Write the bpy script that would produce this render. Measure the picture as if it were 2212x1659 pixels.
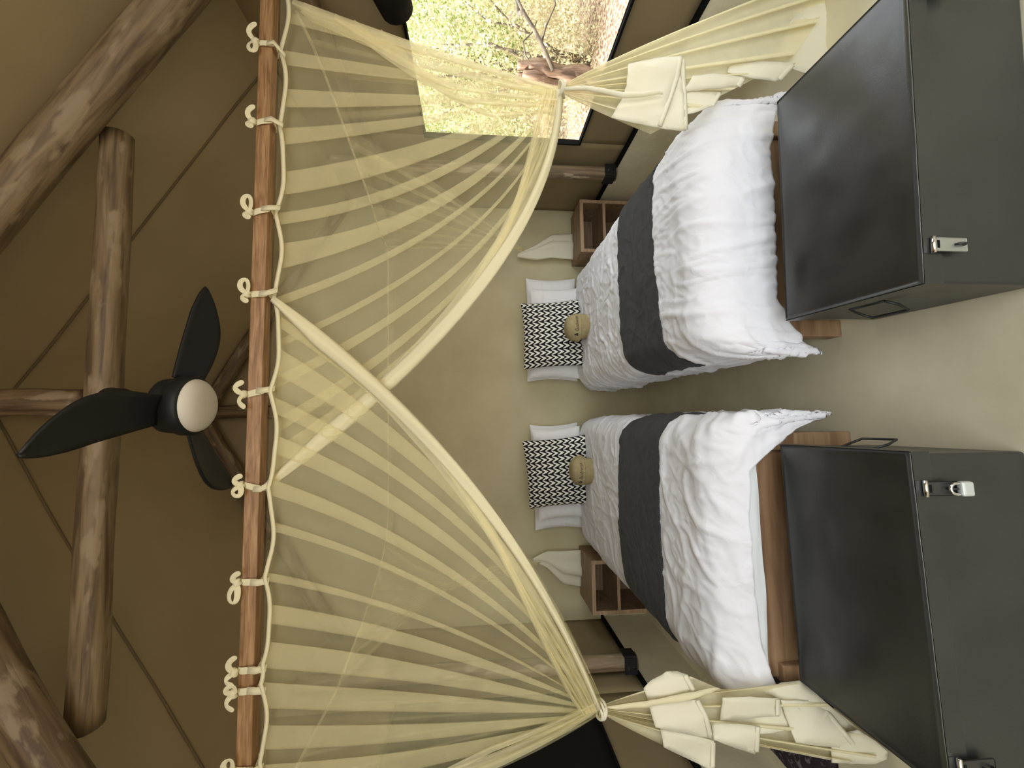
import bpy, bmesh, math, random
import numpy as np
from mathutils import Vector, Matrix, Euler

for o in list(bpy.data.objects):
    bpy.data.objects.remove(o, do_unlink=True)
scene = bpy.context.scene
COL = scene.collection
random.seed(7)

# ------------------------------------------------------------------ camera
# the photograph is turned a quarter: world up points to the left of the frame
FPX, PCX, PCY = 850.0, 1106.0, 829.5          # focal length and centre in the 2212 x 1659 frame
VPX, VPY, ROLL = 1032.0, 908.0, 0.010         # where the room's depth direction vanishes
CAM = np.array([0.0, 0.0, 1.5])
_y = np.array([PCY - VPY, VPX - PCX, FPX]); _y /= np.linalg.norm(_y)
_d = np.array([ROLL, 1.0, 0.0]); _d -= _d.dot(_y) * _y; _d /= np.linalg.norm(_d)
_x = np.cross(_d, _y)
if _x[0] < 0: _x = -_x
WM = np.stack([_x, _y, -_d], 1)               # camera (right, down, forward) = WM @ world
cam_data = bpy.data.cameras.new('camera')
cam_data.sensor_fit = 'HORIZONTAL'; cam_data.sensor_width = 36.0
cam_data.lens = FPX / 2212.0 * 36.0
cam_data.clip_start = 0.02; cam_data.clip_end = 200
cam = bpy.data.objects.new('camera', cam_data); COL.objects.link(cam)
_r, _dn, _f = WM.T @ np.array([1., 0, 0]), WM.T @ np.array([0, 1., 0]), WM.T @ np.array([0, 0, 1.])
cam.matrix_world = Matrix(((_dn[0], _r[0], -_f[0], CAM[0]), (_dn[1], _r[1], -_f[1], CAM[1]),
                           (_dn[2], _r[2], -_f[2], CAM[2]), (0, 0, 0, 1)))
scene.camera = cam

# ------------------------------------------------------------------ light
world = bpy.data.worlds.new('overcast_sky'); scene.world = world
world.use_nodes = True
_bg = world.node_tree.nodes['Background']
_bg.inputs['Color'].default_value = (0.93, 0.97, 1.0, 1); _bg.inputs['Strength'].default_value = 2.5
sun_data = bpy.data.lights.new('sun', 'SUN'); sun_data.energy = 9.0; sun_data.angle = 0.03
sun_data.color = (1.0, 0.95, 0.82)
sun = bpy.data.objects.new('sun', sun_data); COL.objects.link(sun)
sun.rotation_euler = Vector((0.62, -0.30, -0.85)).to_track_quat('-Z', 'Y').to_euler()
sun.location = (-6, 3, 9)
scene.view_settings.view_transform = 'Standard'
scene.view_settings.look = 'None'
scene.view_settings.gamma = 1.0
scene.view_settings.use_curve_mapping = False
scene.view_settings.exposure = 0.36
scene.cycles.transparent_max_bounces = 48
scene.cycles.max_bounces = 10
scene.cycles.diffuse_bounces = 6
scene.cycles.sample_clamp_indirect = 6.0

# ------------------------------------------------------------------ helpers
def rays(px, py):
    px = np.asarray(px, float); py = np.asarray(py, float)
    c = np.stack([PCY - py, px - PCX, np.full_like(px, FPX)], -1)
    return c @ WM
def atY(px, py, y):
    r = rays(px, py); return CAM + r * (np.asarray(y) / r[..., 1])[..., None]
def atZ(px, py, z):
    r = rays(px, py); return CAM + r * ((np.asarray(z) - 1.5) / r[..., 2])[..., None]
def atX(px, py, x):
    r = rays(px, py); return CAM + r * (np.asarray(x) / r[..., 0])[..., None]

_rng = np.random.RandomState(11)
_perm = np.concatenate([_rng.permutation(256)] * 2)
_g2 = np.stack([np.cos(np.arange(16) * math.pi / 8), np.sin(np.arange(16) * math.pi / 8)], 1)
def perlin(x, y):
    x = np.asarray(x, float); y = np.asarray(y, float)
    xi, yi = np.floor(x).astype(int), np.floor(y).astype(int)
    xf, yf = x - xi, y - yi
    u, v = xf ** 3 * (xf * (xf * 6 - 15) + 10), yf ** 3 * (yf * (yf * 6 - 15) + 10)
    def g(i, j):
        h = _perm[_perm[(xi + i) & 255] + ((yi + j) & 255)] & 15
        return _g2[h, 0] * (xf - i) + _g2[h, 1] * (yf - j)
    a = g(0, 0) * (1 - u) + g(1, 0) * u
    b = g(0, 1) * (1 - u) + g(1, 1) * u
    return a * (1 - v) + b * v

def setp(o, label=None, cat=None, group=None, kind=None):
    if label: o['label'] = label
    if cat: o['category'] = cat
    if group: o['group'] = group
    if kind: o['kind'] = kind
    return o
def thing(name, label, cat, loc=(0, 0, 0), rz=0.0, group=None, kind=None):
    o = bpy.data.objects.new(name, None); COL.objects.link(o)
    o.empty_display_size = 0.1
    o.location = loc; o.rotation_euler = (0, 0, rz)
    return setp(o, label, cat, group, kind)
def mobj(name, V, F, mat, parent=None, smooth=True, uv=None, off=None):
    V = np.asarray(V, float).reshape(-1, 3)
    if off is not None: V = V - np.asarray(off, float)
    me = bpy.data.meshes.new(name)
    me.from_pydata(V.tolist(), [], F)
    if uv is not None:
        L = me.uv_layers.new(name='UVMap')
        idx = np.empty(len(me.loops), int); me.loops.foreach_get('vertex_index', idx)
        L.data.foreach_set('uv', np.asarray(uv, float).reshape(-1, 2)[idx].ravel())
    if smooth: me.polygons.foreach_set('use_smooth', [True] * len(me.polygons))
    me.materials.append(mat); me.update()
    o = bpy.data.objects.new(name, me); COL.objects.link(o)
    if parent: o.parent = parent
    return o
def bobj(name, bm, mat, parent=None, smooth=False, off=None):
    if off is not None: bmesh.ops.translate(bm, verts=bm.verts, vec=-Vector(off))
    me = bpy.data.meshes.new(name); bm.to_mesh(me); bm.free()
    if smooth: me.polygons.foreach_set('use_smooth', [True] * len(me.polygons))
    me.materials.append(mat)
    o = bpy.data.objects.new(name, me); COL.objects.link(o)
    if parent: o.parent = parent
    return o
def gridF(nu, nv, flip=False):
    i = np.arange((nu - 1) * (nv - 1)); r, c = i // (nv - 1), i % (nv - 1); a = r * nv + c
    f = np.stack([a, a + 1, a + nv + 1, a + nv], 1)
    return (f[:, ::-1] if flip else f).tolist()
def box(bm, x0, x1, y0, y1, z0, z1, bev=0.0, seg=2):
    vs = [bm.verts.new((x, y, z)) for x in (x0, x1) for y in (y0, y1) for z in (z0, z1)]
    fs = [bm.faces.new([vs[i] for i in q]) for q in
          ((0, 1, 3, 2), (4, 6, 7, 5), (0, 4, 5, 1), (2, 3, 7, 6), (0, 2, 6, 4), (1, 5, 7, 3))]
    if bev > 0:
        es = list({e for f in fs for e in f.edges})
        bmesh.ops.bevel(bm, geom=es, offset=bev, segments=seg, profile=0.5, affect='EDGES')
    return bm
def nbox(*a, **k): return box(bmesh.new(), *a, **k)
def tube(bm, pts, r, n=10, cap=True):
    pts = [Vector(p) for p in pts]; m = len(pts)
    rs = r if hasattr(r, '__len__') else [r] * m
    rings = []; up = None
    for i, p in enumerate(pts):
        t = (pts[min(i + 1, m - 1)] - pts[max(i - 1, 0)]).normalized()
        if up is None:
            up = Vector((0, 0, 1)) if abs(t.z) < 0.9 else Vector((1, 0, 0))
        s = t.cross(up).normalized(); up = s.cross(t).normalized()
        rings.append([bm.verts.new(p + rs[i] * (math.cos(2 * math.pi * k / n) * s + math.sin(2 * math.pi * k / n) * up)) for k in range(n)])
    for i in range(m - 1):
        for k in range(n):
            bm.faces.new((rings[i][k], rings[i][(k + 1) % n], rings[i + 1][(k + 1) % n], rings[i + 1][k]))
    if cap:
        bm.faces.new(rings[0][::-1]); bm.faces.new(rings[-1])
    return bm
def ntube(*a, **k): return tube(bmesh.new(), *a, **k)
def revolve(bm, prof, n=32, axis='Z', c=(0, 0, 0)):
    rings = []
    for r, h in prof:
        rings.append([bm.verts.new((c[0] + r * math.cos(2 * math.pi * k / n), c[1] + r * math.sin(2 * math.pi * k / n), c[2] + h)) for k in range(n)])
    for i in range(len(prof) - 1):
        for k in range(n):
            bm.faces.new((rings[i][k], rings[i][(k + 1) % n], rings[i + 1][(k + 1) % n], rings[i + 1][k]))
    bm.faces.new(rings[0][::-1]); bm.faces.new(rings[-1])
    return bm
def log_bm(p0, p1, r0, r1, seed=0, n=18, m=36, flat=0.0, amp=0.06):
    """an uneven pole: round or slightly squared, with knots"""
    p0, p1 = Vector(p0), Vector(p1); t = (p1 - p0).normalized()
    up = Vector((0, 0, 1)) if abs(t.z) < 0.9 else Vector((0, 1, 0))
    s = t.cross(up).normalized(); up = s.cross(t).normalized()
    bm = bmesh.new(); rings = []
    th = np.arange(n) * 2 * math.pi / n
    for i in range(m + 1):
        k = i / m; r = r0 + (r1 - r0) * k
        q = 1 + amp * perlin(np.cos(th) * 1.3 + seed * 3.1, np.sin(th) * 1.3 + k * 5 + seed) + amp * .5 * perlin(th * 3 + seed, np.full(n, k * 16.))
        sq = 1.0 / np.maximum(np.abs(np.cos(th)), np.abs(np.sin(th)))
        q = q * ((1 - flat) + flat * np.minimum(sq, 1.25) * .93)
        c = p0.lerp(p1, k) + s * (float(perlin(seed + .3, k * 3)) * .02) + up * (float(perlin(seed + 9.3, k * 3)) * .02)
        rings.append([bm.verts.new(c + r * float(q[j]) * (math.cos(th[j]) * s + math.sin(th[j]) * up)) for j in range(n)])
    for i in range(m):
        for j in range(n):
            bm.faces.new((rings[i][j], rings[i][(j + 1) % n], rings[i + 1][(j + 1) % n], rings[i + 1][j]))
    bm.faces.new(rings[0][::-1]); bm.faces.new(rings[-1])
    return bm

# ------------------------------------------------------------------ materials
def newmat(name):
    m = bpy.data.materials.new(name); m.use_nodes = True
    nt = m.node_tree; nt.nodes.clear()
    out = nt.nodes.new('ShaderNodeOutputMaterial')
    return m, nt, out
def N(nt, kind, **kw):
    n = nt.nodes.new(kind)
    for k, v in kw.items():
        if k.startswith('i_'): n.inputs[k[2:].replace('_', ' ')].default_value = v
        else: setattr(n, k, v)
    return n
def pbr(name, col, col2=None, rough=0.6, metal=0.0, spec=0.5, scale=8.0, stretch=(1, 1, 1), detail=5, bump=0.0, bscale=60.0,
        bstretch=(1, 1, 1), lo=0.35, hi=0.65, sheen=0.0, rough2=None, bdist=0.01, coat=0.0):
    m, nt, out = newmat(name); lk = nt.links.new
    p = N(nt, 'ShaderNodeBsdfPrincipled'); lk(p.outputs[0], out.inputs[0])
    p.inputs['Roughness'].default_value = rough; p.inputs['Metallic'].default_value = metal
    p.inputs['Specular IOR Level'].default_value = spec
    if sheen: p.inputs['Sheen Weight'].default_value = sheen
    if coat: p.inputs['Coat Weight'].default_value = coat
    tc = N(nt, 'ShaderNodeTexCoord')
    if col2 is not None:
        mp = N(nt, 'ShaderNodeMapping'); mp.inputs['Scale'].default_value = stretch
        no = N(nt, 'ShaderNodeTexNoise'); no.inputs['Scale'].default_value = scale; no.inputs['Detail'].default_value = detail
        cr = N(nt, 'ShaderNodeValToRGB')
        cr.color_ramp.elements[0].position = lo; cr.color_ramp.elements[1].position = hi
        cr.color_ramp.elements[0].color = (*col, 1); cr.color_ramp.elements[1].color = (*col2, 1)
        lk(tc.outputs['Object'], mp.inputs['Vector']); lk(mp.outputs[0], no.inputs['Vector'])
        lk(no.outputs['Fac'], cr.inputs['Fac']); lk(cr.outputs[0], p.inputs['Base Color'])
        if rough2 is not None:
            mr = N(nt, 'ShaderNodeMapRange'); mr.inputs['From Min'].default_value = lo; mr.inputs['From Max'].default_value = hi
            mr.inputs['To Min'].default_value = rough; mr.inputs['To Max'].default_value = rough2
            lk(no.outputs['Fac'], mr.inputs['Value']); lk(mr.outputs[0], p.inputs['Roughness'])
    else:
        p.inputs['Base Color'].default_value = (*col, 1)
    if bump > 0:
        mp2 = N(nt, 'ShaderNodeMapping'); mp2.inputs['Scale'].default_value = bstretch
        n2 = N(nt, 'ShaderNodeTexNoise'); n2.inputs['Scale'].default_value = bscale; n2.inputs['Detail'].default_value = 6
        b = N(nt, 'ShaderNodeBump'); b.inputs['Strength'].default_value = bump; b.inputs['Distance'].default_value = bdist
        lk(tc.outputs['Object'], mp2.inputs['Vector']); lk(mp2.outputs[0], n2.inputs['Vector'])
        lk(n2.outputs['Fac'], b.inputs['Height']); lk(b.outputs[0], p.inputs['Normal'])
    return m
def wood(name, c1, c2, c3, axis='X', scale=1.0, rough=0.6, bump=0.3, patch=None):
    """grain runs along the given axis; optional flaky patches"""
    m, nt, out = newmat(name); lk = nt.links.new
    p = N(nt, 'ShaderNodeBsdfPrincipled'); lk(p.outputs[0], out.inputs[0]); p.inputs['Roughness'].default_value = rough
    tc = N(nt, 'ShaderNodeTexCoord'); mp = N(nt, 'ShaderNodeMapping')
    st = {'X': (1.2, 14, 14), 'Y': (14, 1.2, 14), 'Z': (14, 14, 1.2)}[axis]
    mp.inputs['Scale'].default_value = [s * scale for s in st]
    no = N(nt, 'ShaderNodeTexNoise'); no.inputs['Scale'].default_value = 1.6; no.inputs['Detail'].default_value = 8
    no.inputs['Distortion'].default_value = 0.6
    lk(tc.outputs['Object'], mp.inputs['Vector']); lk(mp.outputs[0], no.inputs['Vector'])
    cr = N(nt, 'ShaderNodeValToRGB'); e = cr.color_ramp.elements
    e[0].position = .32; e[0].color = (*c1, 1); e[1].position = .68; e[1].color = (*c3, 1)
    k = e.new(.5); k.color = (*c2, 1)
    lk(no.outputs['Fac'], cr.inputs['Fac'])
    src = cr.outputs[0]
    if patch:
        mp3 = N(nt, 'ShaderNodeMapping'); mp3.inputs['Scale'].default_value = {'X': (5, 16, 16), 'Y': (16, 5, 16), 'Z': (16, 16, 5)}[axis]
        n3 = N(nt, 'ShaderNodeTexNoise'); n3.inputs['Scale'].default_value = 1.0; n3.inputs['Detail'].default_value = 7
        r3 = N(nt, 'ShaderNodeValToRGB'); r3.color_ramp.elements[0].position = .57; r3.color_ramp.elements[1].position = .63
        mx = N(nt, 'ShaderNodeMix', data_type='RGBA'); mx.inputs['B'].default_value = (*patch, 1)
        lk(tc.outputs['Object'], mp3.inputs['Vector']); lk(mp3.outputs[0], n3.inputs['Vector']); lk(n3.outputs['Fac'], r3.inputs['Fac'])
        lk(r3.outputs[0], mx.inputs['Factor']); lk(src, mx.inputs['A']); src = mx.outputs['Result']
    lk(src, p.inputs['Base Color'])
    b = N(nt, 'ShaderNodeBump'); b.inputs['Strength'].default_value = bump; b.inputs['Distance'].default_value = .008
    lk(no.outputs['Fac'], b.inputs['Height']); lk(b.outputs[0], p.inputs['Normal'])
    return m
def sheer(name, col, cover, weave=900.0):
    """woven gauze: part of the light passes straight through, the threads scatter the rest"""
    m, nt, out = newmat(name); lk = nt.links.new
    tr = N(nt, 'ShaderNodeBsdfTransparent'); df = N(nt, 'ShaderNodeBsdfDiffuse'); tl = N(nt, 'ShaderNodeBsdfTranslucent')
    df.inputs['Color'].default_value = (*col, 1); tl.inputs['Color'].default_value = (*col, 1)
    a = N(nt, 'ShaderNodeMixShader'); a.inputs[0].default_value = .38
    lk(df.outputs[0], a.inputs[1]); lk(tl.outputs[0], a.inputs[2])
    tc = N(nt, 'ShaderNodeTexCoord'); no = N(nt, 'ShaderNodeTexNoise'); no.inputs['Scale'].default_value = 18; no.inputs['Detail'].default_value = 3
    mr = N(nt, 'ShaderNodeMapRange'); mr.inputs['From Min'].default_value = .3; mr.inputs['From Max'].default_value = .7
    mr.inputs['To Min'].default_value = cover - .035; mr.inputs['To Max'].default_value = cover + .035
    lk(tc.outputs['Object'], no.inputs['Vector']); lk(no.outputs['Fac'], mr.inputs['Value'])
    b = N(nt, 'ShaderNodeMixShader'); lk(mr.outputs[0], b.inputs[0])
    lk(tr.outputs[0], b.inputs[1]); lk(a.outputs[0], b.inputs[2]); lk(b.outputs[0], out.inputs[0])
    return m
def cloth(name, col, trans=0.25, bump=.25, bscale=260.0, crease=False):
    m, nt, out = newmat(name); lk = nt.links.new
    p = N(nt, 'ShaderNodeBsdfPrincipled'); p.inputs['Base Color'].default_value = (*col, 1); p.inputs['Roughness'].default_value = .85
    p.inputs['Specular IOR Level'].default_value = .2; p.inputs['Sheen Weight'].default_value = .15
    tl = N(nt, 'ShaderNodeBsdfTranslucent'); tl.inputs['Color'].default_value = (*col, 1)
    mx = N(nt, 'ShaderNodeMixShader'); mx.inputs[0].default_value = trans
    lk(p.outputs[0], mx.inputs[1]); lk(tl.outputs[0], mx.inputs[2]); lk(mx.outputs[0], out.inputs[0])
    tc = N(nt, 'ShaderNodeTexCoord'); no = N(nt, 'ShaderNodeTexNoise'); no.inputs['Scale'].default_value = bscale; no.inputs['Detail'].default_value = 4
    b = N(nt, 'ShaderNodeBump'); b.inputs['Strength'].default_value = bump; b.inputs['Distance'].default_value = .004
    if crease: no.noise_type = 'RIDGED_MULTIFRACTAL'; no.inputs['Distortion'].default_value = 1.2; b.inputs['Distance'].default_value = .003
    lk(tc.outputs['Object'], no.inputs['Vector']); lk(no.outputs['Fac'], b.inputs['Height']); lk(b.outputs[0], p.inputs['Normal'])
    return m

M_floor = pbr('polished_concrete', (.58, .535, .37), (.82, .77, .57), rough=.42, rough2=.58, scale=2.2, detail=9, lo=.3, hi=.72, bump=.06, bscale=30)
M_plaster = pbr('beige_plaster', (.50, .445, .275), (.56, .505, .32), rough=.8, scale=3, bump=.15, bscale=40, spec=.25)
M_masonry = pbr('rough_beige_masonry', (.76, .70, .50), (.85, .79, .59), rough=.85, scale=4, bump=.25, bscale=25, spec=.2)
M_canvas = pbr('olive_canvas', (.26, .20, .11), (.30, .235, .135), rough=.9, scale=2.5, bump=.2, bscale=500, spec=.15)
M_roof = pbr('roof_canvas', (.33, .262, .15), (.38, .305, .18), rough=.9, scale=1.4, bump=.12, bscale=9, spec=.1)
M_seam = pbr('canvas_seam', (.15, .115, .062), rough=.9, spec=.1)
M_dark = pbr('black_canvas', (.012, .011, .010), rough=.9, spec=.15)
M_trim_shade = pbr('black_trim_and_shade', (.008, .008, .008), rough=.9, spec=.1)  # window binding and hinge slots; also the painted shade along the ledges
M_log = wood('weathered_pole', (.085, .055, .026), (.19, .135, .07), (.27, .20, .11), axis='X', scale=1.6, bump=.5, patch=(.27, .205, .12))
M_logd = wood('dark_pole', (.06, .036, .018), (.13, .085, .043), (.20, .14, .075), axis='X', scale=1.6, bump=.5, patch=(.24, .185, .115))
M_logz = wood('upright_pole', (.10, .065, .035), (.22, .155, .09), (.34, .26, .16), axis='Z', patch=(.40, .32, .22))
M_logy = wood('eave_pole', (.09, .055, .03), (.16, .105, .055), (.24, .17, .10), axis='Y')
M_rail = wood('varnished_rail', (.19, .098, .041), (.30, .168, .073), (.40, .245, .118), axis='X', scale=5.0, rough=.42, bump=.08)
M_bedwood = wood('stained_pine', (.16, .085, .042), (.28, .165, .085), (.38, .245, .135), axis='X', rough=.5, bump=.1)
M_stand = wood('brown_shelf_wood', (.18, .115, .063), (.27, .175, .10), (.34, .235, .14), axis='X', scale=1.4, rough=.55, bump=.08)
M_standed = wood('pale_shelf_edge', (.32, .21, .125), (.42, .28, .17), (.50, .35, .22), axis='X', scale=2.0, rough=.55, bump=.05)
M_net = sheer('cream_gauze', (.96, .90, .56), .25)
M_netback = sheer('cream_gauze_far', (.92, .87, .58), .16)
M_netdense = sheer('cream_gauze_doubled', (.96, .90, .60), .50)
M_hem = cloth('cream_cotton', (.88, .83, .58), trans=.30)
M_tail = cloth('ivory_cotton', (.90, .86, .69), trans=.25)
M_tailnet = sheer('ivory_gauze', (.93, .88, .64), .80)
M_sheet = cloth('white_cotton', (.85, .85, .89), trans=.05, bump=.55, bscale=26, crease=True)
M_sheet2 = cloth('white_mattress_cover', (.80, .83, .82), trans=.03, bump=.12)
M_pillow = cloth('white_pillowcase', (.87, .86, .84), trans=.05, bump=.2, bscale=120)
M_metal = pbr('black_painted_steel', (.018, .019, .018), (.027, .028, .026), rough=.29, rough2=.38, spec=.7, scale=6, bump=.05, bscale=240)
M_edge = pbr('pale_steel_edge', (.16, .165, .15), rough=.35, metal=.7)  # paler steel for lid edge lines; on the rim it paints a highlight
M_zinc = pbr('zinc_plate', (.55, .57, .56), rough=.38, metal=.9, bump=.05, bscale=300)
M_chrome = pbr('chrome', (.85, .85, .85), rough=.12, metal=1.0)
M_lock = pbr('padlock_casing', (.60, .63, .60), rough=.5, metal=.4)
M_wire = pbr('black_wire', (.015, .015, .014), rough=.4)
M_fan = pbr('matt_black_fan', (.011, .013, .014), rough=.5, spec=.4)
M_dome = pbr('frosted_dome', (.72, .69, .60), rough=.55)
M_khaki = pbr('khaki_cotton', (.37, .30, .155), (.43, .355, .19), rough=.9, scale=40, bump=.3, bscale=400, spec=.1)
M_ink = pbr('black_embroidery', (.012, .011, .01), rough=.8)
M_paper = pbr('white_card', (.82, .82, .80), rough=.7)
M_rug = pbr('dark_rug', (.055, .045, .052), (.22, .19, .205), rough=.95, scale=38, detail=3, lo=.54, hi=.62, bump=.6, bscale=160, spec=.05)
M_iron = pbr('black_iron', (.02, .02, .022), rough=.45, metal=.3)

# knitted throw
def knit_mat():
    m, nt, out = newmat('charcoal_knit'); lk = nt.links.new
    p = N(nt, 'ShaderNodeBsdfPrincipled'); lk(p.outputs[0], out.inputs[0]); p.inputs['Roughness'].default_value = .95
    p.inputs['Specular IOR Level'].default_value = .1; p.inputs['Sheen Weight'].default_value = .12
    uv = N(nt, 'ShaderNodeTexCoord'); mp = N(nt, 'ShaderNodeMapping'); mp.inputs['Scale'].default_value = (150, 150, 1); mp.inputs['Rotation'].default_value = (0, 0, .7)
    w = N(nt, 'ShaderNodeTexWave'); w.inputs['Scale'].default_value = .35; w.inputs['Distortion'].default_value = 2.0; w.inputs['Detail'].default_value = 2
    lk(uv.outputs['UV'], mp.inputs['Vector']); lk(mp.outputs[0], w.inputs['Vector'])
    cr = N(nt, 'ShaderNodeValToRGB'); cr.color_ramp.elements[0].color = (.026, .026, .027, 1); cr.color_ramp.elements[1].color = (.066, .066, .066, 1)
    lk(w.outputs['Fac'], cr.inputs['Fac']); lk(cr.outputs[0], p.inputs['Base Color'])
    b = N(nt, 'ShaderNodeBump'); b.inputs['Strength'].default_value = .5; b.inputs['Distance'].default_value = .004
    lk(w.outputs['Fac'], b.inputs['Height']); lk(b.outputs[0], p.inputs['Normal'])
    return m
M_knit = knit_mat()

def chevron_mat():
    """columns of stacked leaf-like chevrons pointing down, black on cream"""
    m, nt, out = newmat('chevron_print'); lk = nt.links.new
    p = N(nt, 'ShaderNodeBsdfPrincipled'); lk(p.outputs[0], out.inputs[0]); p.inputs['Roughness'].default_value = .85
    p.inputs['Specular IOR Level'].default_value = .15
    uv = N(nt, 'ShaderNodeTexCoord'); s = N(nt, 'ShaderNodeSeparateXYZ'); lk(uv.outputs['UV'], s.inputs[0])
    def mth(op, a, b=None):
        n = N(nt, 'ShaderNodeMath', operation=op)
        for i, v in enumerate((a, b)):
            if v is None: continue
            if isinstance(v, (int, float)): n.inputs[i].default_value = v
            else: lk(v, n.inputs[i])
        return n.outputs[0]
    u = mth('FRACT', mth('MULTIPLY', s.outputs['X'], 12.0))
    pd = mth('MULTIPLY', mth('ABSOLUTE', mth('SUBTRACT', u, .5)), 2.0)      # 0 column centre, 1 column edge
    pc = mth('POWER', pd, 1.25)
    w = mth('FRACT', mth('SUBTRACT', mth('MULTIPLY', s.outputs['Y'], 11.0), mth('MULTIPLY', pc, 1.05)))
    hw = mth('SUBTRACT', .56, mth('MULTIPLY', mth('POWER', pd, 3.0), .42))
    a = mth('LESS_THAN', w, hw)
    b = mth('LESS_THAN', pd, .90)
    f = mth('MULTIPLY', a, b)
    mx = N(nt, 'ShaderNodeMix', data_type='RGBA'); mx.inputs['A'].default_value = (.012, .011, .011, 1); mx.inputs['B'].default_value = (.86, .84, .76, 1)
    lk(f, mx.inputs['Factor']); lk(mx.outputs['Result'], p.inputs['Base Color'])
    return m
M_chev = chevron_mat()

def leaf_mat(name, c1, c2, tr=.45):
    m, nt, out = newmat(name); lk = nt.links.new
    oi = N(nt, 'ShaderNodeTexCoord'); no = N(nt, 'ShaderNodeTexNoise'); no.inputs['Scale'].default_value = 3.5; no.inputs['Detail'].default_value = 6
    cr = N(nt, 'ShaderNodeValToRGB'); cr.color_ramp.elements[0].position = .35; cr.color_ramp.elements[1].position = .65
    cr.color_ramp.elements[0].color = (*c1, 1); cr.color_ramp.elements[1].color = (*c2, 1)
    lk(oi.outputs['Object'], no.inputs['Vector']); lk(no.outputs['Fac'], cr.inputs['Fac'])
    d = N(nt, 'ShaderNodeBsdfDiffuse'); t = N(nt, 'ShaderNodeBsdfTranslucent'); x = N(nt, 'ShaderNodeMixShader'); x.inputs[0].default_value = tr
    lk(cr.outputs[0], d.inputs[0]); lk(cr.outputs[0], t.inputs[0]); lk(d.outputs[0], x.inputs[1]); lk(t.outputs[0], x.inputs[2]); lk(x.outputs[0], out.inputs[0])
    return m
M_leafA = leaf_mat('yellow_green_leaves', (.24, .32, .08), (.70, .74, .40))  # pale end of the ramp puts sunlit highlights into the leaf colour
M_leafB = leaf_mat('pale_dry_leaves', (.40, .36, .19), (.80, .76, .56))
M_bark = wood('gnarled_bark', (.10, .06, .04), (.27, .17, .115), (.42, .29, .21), axis='Z', scale=1.4, bump=1.0)
M_twig = pbr('grey_twig', (.11, .09, .07), (.23, .19, .145), rough=.9, scale=12)
M_litter = pbr('leaf_litter', (.14, .075, .05), (.50, .38, .27), rough=.95, scale=26, detail=8, lo=.4, hi=.6, bump=.5, bscale=40)

# ------------------------------------------------------------------ the tent: floor, walls, roof
XL, XR, YB, YF = -1.75, 2.0, 3.6, -1.3
RX, RZ, RS = .06, 3.88, .62                     # ridge line and roof slope
def roofz(x): return RZ - RS * abs(x - RX)
setp(bobj('floor', nbox(XL - .25, XR + .25, YF - .4, YB + .3, -.12, 0), M_floor), 'blotchy beige polished concrete floor under the beds', 'floor', kind='structure')

bm = bmesh.new()
WT = 3.25
_k = (RZ - .03 - WT) / RS
wp = [(XL - .15, 0), (XR + .15, 0), (XR + .15, roofz(XR + .15) - .03), (RX + _k, WT), (RX - _k, WT), (XL - .15, roofz(XL - .15) - .03)]
f0 = [bm.verts.new((x, YB, z)) for x, z in wp]; f1 = [bm.verts.new((x, YB + .12, z)) for x, z in wp]
bm.faces.new(f0); bm.faces.new(f1[::-1])
for i in range(6): bm.faces.new((f0[i], f1[i], f1[(i + 1) % 6], f0[(i + 1) % 6]))
bmesh.ops.recalc_face_normals(bm, faces=bm.faces)
setp(bobj('wall_back', bm, M_plaster), 'smooth beige plaster wall behind the bed heads', 'wall', kind='structure')
bm = bmesh.new()
gp = [(RX - _k, WT + .002), (RX + _k, WT + .002), (RX, RZ - .03)]
f0 = [bm.verts.new((x, YB + .0, z)) for x, z in gp]; f1 = [bm.verts.new((x, YB + .08, z)) for x, z in gp]
bm.faces.new(f0); bm.faces.new(f1[::-1])
for i in range(3): bm.faces.new((f0[i], f1[i], f1[(i + 1) % 3], f0[(i + 1) % 3]))
bmesh.ops.recalc_face_normals(bm, faces=bm.faces)
setp(bobj('wall_gable', bm, M_canvas), 'brown canvas gable above the beige back wall', 'wall', kind='structure')

def canvas_sheet(name, parent, x, y0, y1, z0, z1, mat, seed, amp=.012, thick=.012, sgn=1, off=(0, 0, 0)):
    ny, nz = max(4, int((y1 - y0) / .05)), max(4, int((z1 - z0) / .05))
    Yg, Zg = np.meshgrid(np.linspace(y0, y1, ny), np.linspace(z0, z1, nz), indexing='ij')
    e = np.minimum(1, np.minimum(np.minimum(Yg - y0, y1 - Yg), np.minimum(Zg - z0, z1 - Zg)) / .1)
    D = amp * e * (perlin(Yg * 2.2 + Zg * 1.5 + seed, Zg * 1.1 - Yg + seed) + .6 * perlin(Yg * 5 + Zg * 3 + seed, Zg * 2.5 - Yg * 3))
    V1 = np.stack([x + D, Yg, Zg], -1).reshape(-1, 3); V2 = V1 + np.array([thick * sgn, 0, 0])
    n = len(V1); F = gridF(ny, nz) + [[a + n for a in f[::-1]] for f in gridF(ny, nz)]
    b = [i * nz for i in range(ny)] + [(ny - 1) * nz + j for j in range(1, nz)] + [i * nz + nz - 1 for i in range(ny - 2, -1, -1)] + list(range(nz - 2, 0, -1))
    F += [[b[i], b[(i + 1) % len(b)], b[(i + 1) % len(b)] + n, b[i] + n] for i in range(len(b))]
    return mobj(name, np.concatenate([V1, V2]), F, mat, parent, off=off)

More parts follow.
